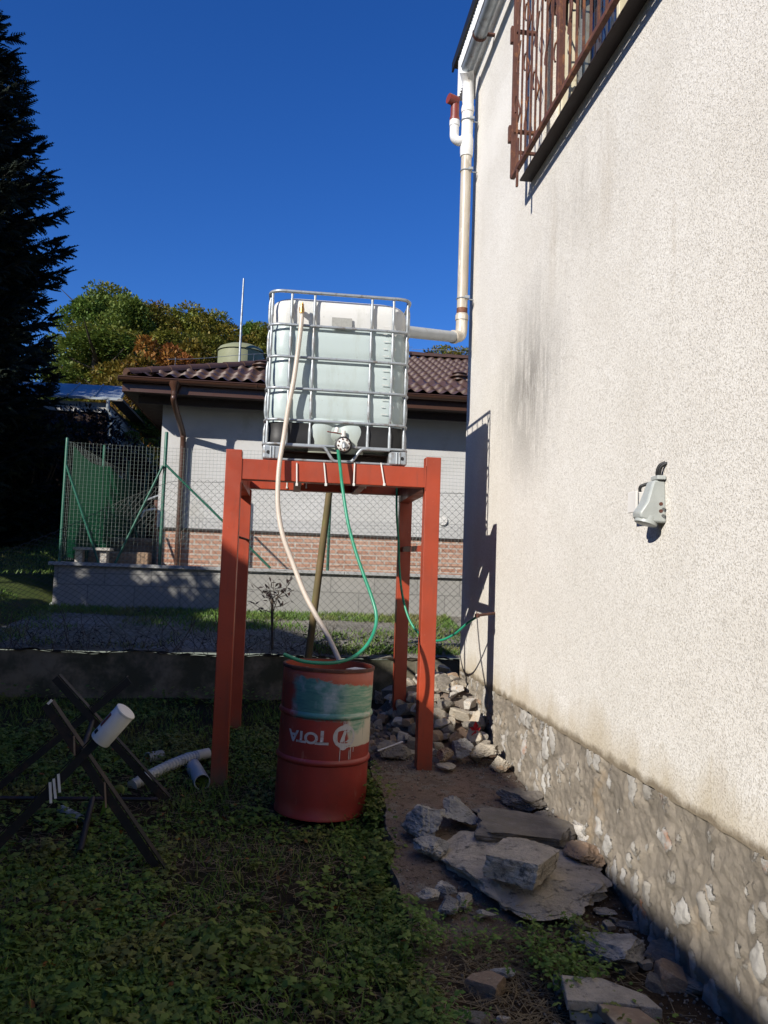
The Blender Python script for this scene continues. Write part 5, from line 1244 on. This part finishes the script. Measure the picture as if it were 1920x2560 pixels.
# debris on the wall top
# sapling
sp_ = thing('sapling', 'small dark-leaved sapling on a stake behind the fence, between left leg and pole', 'sapling', tuple(at(588, 1405, Y=8.35)))
st_ = at(588, 1405, Y=8.35); tp_ = at(588, 1290, Y=8.35)
MB().tube([st_, tp_], .014, 8).obj('stake', M['bark'], sp_, smooth=50)
bm_ = MB(); lp = []; ld = []
for k in range(12):
    a = Vector((st_.x+random.gauss(0,.02), st_.y, random.uniform(st_.z+.35, tp_.z))); e = a+Vector((random.uniform(-.28, .26), random.gauss(0, .1), random.uniform(.05, .25))); bm_.tube([a, (a+e)/2+Vector((0,0,-.02)), e], [.005,.004,.002], 5)
    for q in range(7): p = a.lerp(e, random.uniform(.3, 1.05)); lp.append(p+Vector((random.gauss(0,.02),)*3)); ld.append((random.gauss(0,1), random.gauss(0,.4), random.gauss(0,.6)))
bm_.obj('twigs', M['bark'], sp_)
lt = [(0,0,0),(.35,.22,.05),(.7,.2,.03),(1,0,0),(.7,-.2,.03),(.35,-.22,.05)]; ltf = [(0,5,4,3,2,1)]
scatter('leaves', M['leafdark'], lt, ltf, np.array([tuple(p) for p in lp]), frames(np.array(ld)), np.full(len(lp), .06), sp_)

# ------------------------------------------------ trees
def crown(name, mat, n_, rad, hgt, leaf, lobes=26, seed=0, base=.0, tv=lt, tf=ltf):
    rg = np.random.default_rng(seed); C_ = []
    for k in range(lobes):                      # leaf clumps spread through the volume
        z = rg.uniform(base, hgt); prof = math.sin(math.pi*min(1, max(.12, (z/hgt)**.75*.93+.05)))**.6; a = rg.uniform(0, 6.283); r = rad*prof*rg.uniform(.25, .92)
        C_.append((r*math.cos(a), r*math.sin(a), z, rad*rg.uniform(.16, .34)))
    C_ = np.array(C_); idx = rg.integers(0, lobes, n_); d = rg.normal(size=(n_, 3)); d /= np.linalg.norm(d, axis=1, keepdims=True)
    rr_ = rg.uniform(.45, 1.05, (n_, 1))**.5; P_ = C_[idx, :3]+d*rr_*C_[idx, 3:4]*np.array([1.1, 1.1, .8])
    dirs = d+rg.normal(size=(n_, 3))*.7
    return scatter(name, M[mat], tv, tf, P_, frames(dirs), leaf*rg.uniform(.6, 1.3, n_))
def trunk(h, r, seed=0):
    rnd = random.Random(seed); m_ = MB(); m_.tube([(0,0,-.6),(0,0,h*.3),(rnd.gauss(0,.1),rnd.gauss(0,.1),h*.6),(rnd.gauss(0,.2),rnd.gauss(0,.2),h*.9)], [r*1.2,r,r*.6,r*.15], 8)
    for k in range(9):
        z = h*rnd.uniform(.3, .75); a = rnd.uniform(0, 6.3); L = h*rnd.uniform(.18, .3); m_.tube([(0,0,z),(L*.5*math.cos(a),L*.5*math.sin(a),z+L*.35),(L*math.cos(a),L*math.sin(a),z+L*.8)], [r*.4,r*.25,r*.06], 6)
    return m_.obj('trunk', M['bark'])
kinds = {}
def protot(key, mat, rad, hgt, seed, n_=17000, leaf=.21, lobes=44):
    c_ = crown('crown', mat, n_, rad, hgt, leaf, lobes, seed, base=hgt*.10); t_ = trunk(hgt, .22, seed); COL.objects.unlink(c_); COL.objects.unlink(t_); kinds[key] = (c_, t_)
protot('oak1', 'leafoak', 3.0, 9, 1); protot('oak2', 'leafoak', 3.2, 8.5, 2); protot('green1', 'leafgreen', 3.1, 9.5, 3); protot('green2', 'leafgreen', 2.8, 8.5, 4)
protot('red', 'leafred', 2.3, 5.5, 5, 5000, .22, 22); protot('gold', 'leafgold', 2.2, 5, 6, 5000, .22, 22)
def place(key, x, y, top, lab, name='oak_tree', grp='trees on the hillside', sx=1.0, sh=None):
    c_, t_ = kinds[key]; g0 = hz(x, y)-.2; hh = {'oak1':9,'oak2':8.5,'green1':9.5,'green2':8.5,'red':5.5,'gold':5}[key]
    e = thing(name, lab, 'tree', (x, y, g0), grp); s_ = (top-g0)/hh*1.0
    for p in (c_, t_):
        o = p.copy(); COL.objects.link(o); o.parent = e
    e.scale = (max(s_, .8)*sx, max(s_, .8)*sx, s_); e.rotation_euler = (0, 0, random.uniform(0, 6.3))
def T(px, pyt, Y, key, lab, sx=1.0, **kw):
    p = at(px, pyt, Y=Y); place(key, p.x, Y, p.z, lab, sx=sx, **kw)
random.seed(4)
T(185, 655, 44, 'green2', 'green tree at the left of the hillside just beside the fir', 1.0)
T(232, 636, 46, 'green1', 'tallest round green tree on the hillside left of the bungalow', 1.15)
T(268, 650, 42, 'green2', 'green tree right of the tallest hillside tree, catching sun', .95)
T(300, 672, 48, 'green1', 'darker tree in the dip of the skyline right of the tallest tree', .9)
T(330, 672, 44, 'oak1', 'olive-brown oak in the middle of the left treeline', 1.05)
T(375, 682, 47, 'oak2', 'olive oak left of the broad dark oak', 1.05)
T(420, 678, 44, 'oak1', 'broad oak above the bungalow hip left of the mast', 1.1)
T(455, 688, 46, 'oak2', 'round dark oak immediately left of the mast', 1.0)
T(495, 712, 50, 'oak1', 'lower oak behind the olive dome', 1.0)
T(545, 708, 52, 'green2', 'greenish tree right of the mast near the tank', 1.1)
T(590, 715, 50, 'oak2', 'oak hidden mostly behind the water tank', 1.1)
T(215, 720, 34, 'green1', 'lower green tree in front of the left treeline', 1.2)
T(275, 728, 36, 'oak2', 'lower olive tree above the shed roof', 1.1)
T(355, 728, 37, 'oak1', 'lower brown-green tree behind the red bush', 1.1)
T(440, 735, 38, 'oak2', 'lower oak just above the bungalow roof', 1.1)
T(330, 750, 29, 'red', 'reddish autumn bush above the bungalow hip', 1.0, name='autumn_bush')
T(385, 762, 30, 'red', 'russet bush left of the dome behind the hip', .9, name='autumn_bush')
T(415, 760, 31, 'gold', 'golden bush behind the bungalow ridge', .9, name='autumn_bush')
T(300, 790, 26, 'gold', 'yellow-green bush between shed and bungalow roof', .8, name='autumn_bush')
T(250, 800, 30, 'gold', 'yellowish bush just above the shed roof', 1.0, name='autumn_bush')
T(320, 880, 22, 'green2', 'green bush seen between the shed and the bungalow corner', .45, name='green_bush')
T(960, 757, 50, 'oak1', 'autumn tree on the skyline left of the downpipe elbow', .8)
T(990, 765, 48, 'oak2', 'autumn tree right behind the downpipe near the house edge', .9)
T(925, 790, 55, 'green1', 'low green tree right of the water tank on the skyline', .8)
T(1040, 760, 50, 'oak1', 'autumn tree hidden behind the cream house edge', .9)
# conifers
def fir(name, lab, x, y, z0, H_, R_, mat, lev=34, seed=0, n_tw=13, arc=None, par=None, tws=1.0, grp=None):
    rg = random.Random(seed); e = thing(name, lab, 'tree', (x, y, z0), grp)
    MB().tube([(x,y,z0-.3),(x,y,z0+H_*.5),(x,y,z0+H_)], [.24*H_/12,.15*H_/12,.02], 8).obj('trunk', M['bark'], e, smooth=60)
    pos = []; dr_ = []; sc_ = []; bmb = MB()
    for l in range(lev):
        t_ = (l+.3)/lev; z = z0+H_*(.03+.97*t_**1.0); Lb = R_*min(1, (1-t_)*1.75+.02)**.7
        nb_ = 13 if t_ < .8 else 7
        for b in range(nb_):
            a = 2*math.pi*(b+rg.random()*.7)/nb_+l*.7; L = Lb*rg.choice((.80,.88,.95,1.0,1.06)); sag = .16*L+.1
            if arc and not (arc[0] < math.degrees(math.atan2(math.sin(a), math.cos(a))) < arc[1]): continue
            P_ = [Vector((x+L*q*math.cos(a), y+L*q*math.sin(a), z-sag*math.sin(q*2.2)+.16*L*q*q)) for q in lin(0, 1, 6)]
            bmb.tube(P_, [.03*(1-q)+.005 for q in lin(0, 1, 6)], 4)
            nt_ = max(4, int(n_tw*L/R_)+3)
            for k in range(nt_):
                q = .22+.78*(k/(nt_-1)); i0 = min(4, int(q*5)); p = P_[i0].lerp(P_[i0+1], q*5-i0); fd = (P_[i0+1]-P_[i0]).normalized(); sd = fd.cross(Vector((0,0,1))).normalized()
                tl = (.22+.34*L*.35*(1.15-q))*tws
                for s2 in (1, -1):
                    dd = fd*(.75+.3*rg.random())+sd*s2*(.9*(1.1-q*.6))+Vector((0,0,rg.uniform(-.8,.35))); pos.append(tuple(p)); dr_.append(tuple(dd)); sc_.append(tl*rg.uniform(.7,1.2))
                    if rg.random() < .6: pos.append(tuple(p+fd*.03)); dr_.append(tuple(fd*.4+sd*s2*.3+Vector((0,0,-.8+rg.random()*1.0)))); sc_.append(tl*rg.uniform(.5,.85))
            pos.append(tuple(P_[-1])); dr_.append(tuple((P_[-1]-P_[-2]))); sc_.append(.3*tws)
    bmb.obj('branches', M['bark'], e)
    tv = [(0,0,0)]; tf = []                      # a spray: short side twigs off a midrib, needle-thin blades
    tv = []; 
    def bl(a, d, L, w):
        w = w*1.35
        n0 = len(tv); ax_ = np.array(a); dd = np.array(d, float); dd /= np.linalg.norm(dd); sdv = np.array([-dd[1], dd[0], 0]); up_ = np.array([0,0,1.])
        tv.extend([tuple(ax_-sdv*w), tuple(ax_+dd*L), tuple(ax_+sdv*w), tuple(ax_+dd*L*.4+up_*w*1.2)]); tf.extend([(n0,n0+1,n0+3),(n0+3,n0+1,n0+2)])
    bl((0,0,0),(1,0,0),1.0,.05)
    for k in range(6):
        q = .12+.14*k; L = .42*(1.1-q)
        bl((q,0,0),(.75,.75,-.1),L,.045); bl((q,0,0),(.75,-.75,-.1),L,.045)
        if k % 2 == 0: bl((q,0,.01),(.8,.2,.55),L*.5,.04); 
    scatter('foliage', M[mat], tv, tf, np.array(pos), frames(np.array(dr_)), np.array(sc_), e)
    return e
fir('fir_tree', 'very tall dark fir filling the left edge of the picture', -6.85, 13.6, 1.6, 12.1, 2.6, 'needle', 82, 3, 21, tws=1.15)
fir('fir_tree', 'second dark fir standing behind the tall one at far left', -9.6, 18.5, 2.0, 9.5, 3.2, 'needle', 30, 4, 12)
fir('fir_tree', 'slim far fir on the skyline just right of the water tank', 7.6*1.0, 50, hz(7.6, 50), 1, 1.0, 'needle2', 2, 5, 3) if False else None
p = at(926, 752, Y=50); fir('fir_tree', 'slim pointed fir on the skyline just right of the water tank', p.x, 50, p.z-7, 7, 1.7, 'needle2', 26, 6, 8)
p = at(352, 668, Y=52); fir('fir_tree', 'pointed blue-green fir top rising from the left treeline', p.x, 52, p.z-8, 8, 1.9, 'needle2', 26, 7, 8)
# dark copper hedge shrubs between fir and shed
def shrub(lab, x, y, z, r, h, mat, n_, leaf, seed, nm='dark_shrub'):
    e = thing(nm, lab, 'shrub', (x, y, z)); c_ = crown('crown', mat, n_, r, h, leaf, 22, seed); c_.parent = e
    s_ = MB()
    rg = random.Random(seed)
    for k in range(8): a = rg.uniform(0, 6.3); s_.tube([(0,0,-.1),(r*.3*math.cos(a),r*.3*math.sin(a),h*.4),(r*.6*math.cos(a),r*.6*math.sin(a),h*.8)], [.03,.02,.008], 5)
    so_ = s_.obj('stems', M['bark']); so_.parent = e
shrub('dark copper-leaved shrub behind the green net fence left of the shed', -4.55, 17.8, 1.9, 1.35, 2.7, 'leafdark', 9000, .10, 31)
shrub('dark copper-leaved shrub in front of the shed wall', -3.7, 18.6, 1.9, 1.1, 2.2, 'leafdark', 6000, .10, 32)
shrub('large dark evergreen shrub under the tall fir', -4.9, 15.6, 1.7, 1.6, 2.6, 'needle', 9000, .12, 33)
shrub('dark evergreen shrub at the left edge behind the lawn', -6.6, 16.2, 1.8, 1.8, 2.6, 'needle', 9000, .12, 34)
shrub('dark shrub behind the net fence and garden pump', -2.5, 19.5, 1.6, 1.2, 2.0, 'needle', 6000, .12, 35)
# trees outside the left of the picture that shade the garden
shrub('tall hedge tree left of the yard shading the lane', -6.6, 3.0, .4, 1.6, 5.0, 'leafgreen', 13000, .16, 36, 'hedge_tree')
shrub('second hedge tree left of the yard beside the lane', -6.6, 6.3, .5, 1.6, 5.0, 'leafgreen', 14000, .17, 37, 'hedge_tree')
shrub('third tall hedge tree left of the lawn', -9.3, 10.6, 1.2, 2.2, 7.2, 'leafgreen', 14000, .2, 38, 'hedge_tree')
shrub('broad unseen tree behind the camera, added to hold sky light off the yard', -2.8, -7.0, 0, 2.8, 10, 'leafgreen', 12000, .25, 39, 'hedge_tree')  # out of view, added behind the camera to block ambient sky light
shrub('tall unseen tree behind the camera, added to deepen the yard shade', 1.0, -9.0, 0, 2.8, 11, 'leafgreen', 12000, .25, 40, 'hedge_tree')  # second added tree out of view, keeps sky light off shaded faces
shrub('lower round hedge tree left of the lane end', -6.9, 8.8, .9, 1.3, 3.7, 'leafgreen', 10000, .16, 41, 'hedge_tree')
# grit and crumbs of mortar on the path
pt = [(0,0,.5),(.5,0,0),(0,.45,0),(-.5,.1,0),(.05,-.5,0),(0,0,-.4)]; ptf = [(0,1,2),(0,2,3),(0,3,4),(0,4,1),(5,2,1),(5,3,2),(5,4,3),(5,1,4)]
def grit(name, mat, n_, smin, smax):
    P_ = []; k = 0
    while len(P_) < n_:
        y = random.uniform(2.2, 6.3) if random.random() < .75 else random.uniform(5.4, 7.4); x = random.uniform(.6, 1.56)
        if random.random() > .35+.9*fbm(x, y, 3, 2.2)+(.4 if x > 1.4 else 0): continue
        z = pathpt((x-slab_left(y))/(WX-slab_left(y)), y)[2] if y < 6 else max(.1, heap(x, y)-.03)
        P_.append((x, y, z+.002))
    o = scatter(name, M[mat], pt, ptf, np.array(P_), rots(n_, .4), RNG.uniform(smin, smax, n_)); return o
tag(grit('grit', 'rockl', 1100, .004, .014), 'pale grit and mortar crumbs strewn over the path', 'grit', None, 'stuff')
tag(grit('debris', 'rockd', 1500, .004, .02), 'dark crumbs and dead leaf bits strewn over the path', 'debris', None, 'stuff')
shrub('narrow hedge tree filling the gap beside the lane', -6.7, 5.3, .5, 1.3, 4.95, 'leafgreen', 12000, .16, 42, 'hedge_tree')
# fallen brown leaves
P_ = []
while len(P_) < 160:
    y = random.uniform(2.4, 6.5); x = random.uniform(-.4*y, .56)
    P_.append((x, y, gz(x, y)+random.uniform(.02, .05)))
tag(scatter('fallen_leaves', M['leafred'], lt, ltf, np.array(P_), rots(160, .5), RNG.uniform(.02, .045, 160)), 'scattered fallen brown leaves on the weeds', 'leaves', None, 'stuff')
# taller broad-leaved clumps here and there
pts = []
for k in range(26):
    y = random.uniform(2.5, 6.8); x = random.uniform(-.42*y, .30)
    if (x-.26)**2+(y-5.1)**2 < .36**2: continue
    for q in range(random.randint(14, 30)): pts.append((x+random.gauss(0, .10), y+random.gauss(0, .10), gz(x, y)+random.uniform(0, .04)))
tag(weeds('broad_leaf_weeds', '', pts, .055, 'leafweed', nper=(2, 4)), 'taller broad-leaved weed clumps in the yard', 'weeds', None, 'stuff')
# weeds creeping over the path edge
pts = []
for k in range(900):
    y = random.uniform(2.2, 5.6); x = slab_left(y)+random.gauss(-.03, .03)
    if random.random() < .45+.9*nz(y, 0, 8, 2.5): pts.append((x, y, gz(x, y)+random.uniform(.03, .10)))
tag(weeds('edge_weeds', '', pts, .036, 'leafweed', nper=(2, 4)), 'leafy weeds creeping over the left edge of the path', 'weeds', None, 'stuff')
# broken stones strewn at the near end of the path
rr = random.Random(77); spots = [('left of the broken tiles', 1.0, 2.62), ('above the broken tiles', 1.22, 2.85), ('right of the dark mossy rock', 1.48, 2.95), ('below the big slab', 1.2, 3.2), ('at the plinth foot in the bottom corner', 1.46, 2.55), ('in the straw at the bottom centre', .82, 2.75)]
for nm_, sx_, sy_ in spots:
    for q, (szn, s_) in enumerate((('small', .05), ('medium', .085), ('larger', .125), ('tiny', .03))):
        i = rr.randrange(24); o = D.objects.new('stone', protos[i]); COL.objects.link(o); x = min(1.5, sx_+rr.gauss(0, .09)); y = sy_+rr.gauss(0, .10)
        o.location = (x, y, pathpt((x-slab_left(y))/(WX-slab_left(y)), y)[2]+s_*.15); o.scale = (s_*1.2, s_*.9, s_*.6); o.rotation_euler = (rr.uniform(-.3,.3), rr.uniform(-.3,.3), rr.uniform(0, 6))
        tag(o, '%s %s broken stone %s' % (szn, {'rockl':'pale tan','rockw':'whitish','rockd':'dark grey','rocko':'brown','rockc':'grey'}[mats[i % 8]], nm_), 'stone', 'broken stones at the near end of the path')
# tell look-alikes apart by their order from left to right
byl = {}
for o in D.objects:
    if o.parent is None and 'label' in o: byl.setdefault(o['label'], []).append(o)
for l, os_ in byl.items():
    nm_ = {2: ('left one', 'right one'), 3: ('leftmost', 'middle one', 'rightmost')}.get(len(os_))
    if nm_ and len(l.split()) < 15:
        for s_, o in zip(nm_, sorted(os_, key=lambda q: q.location.x/q.location.y if q.location.y else 0)): o['label'] = l+', '+s_
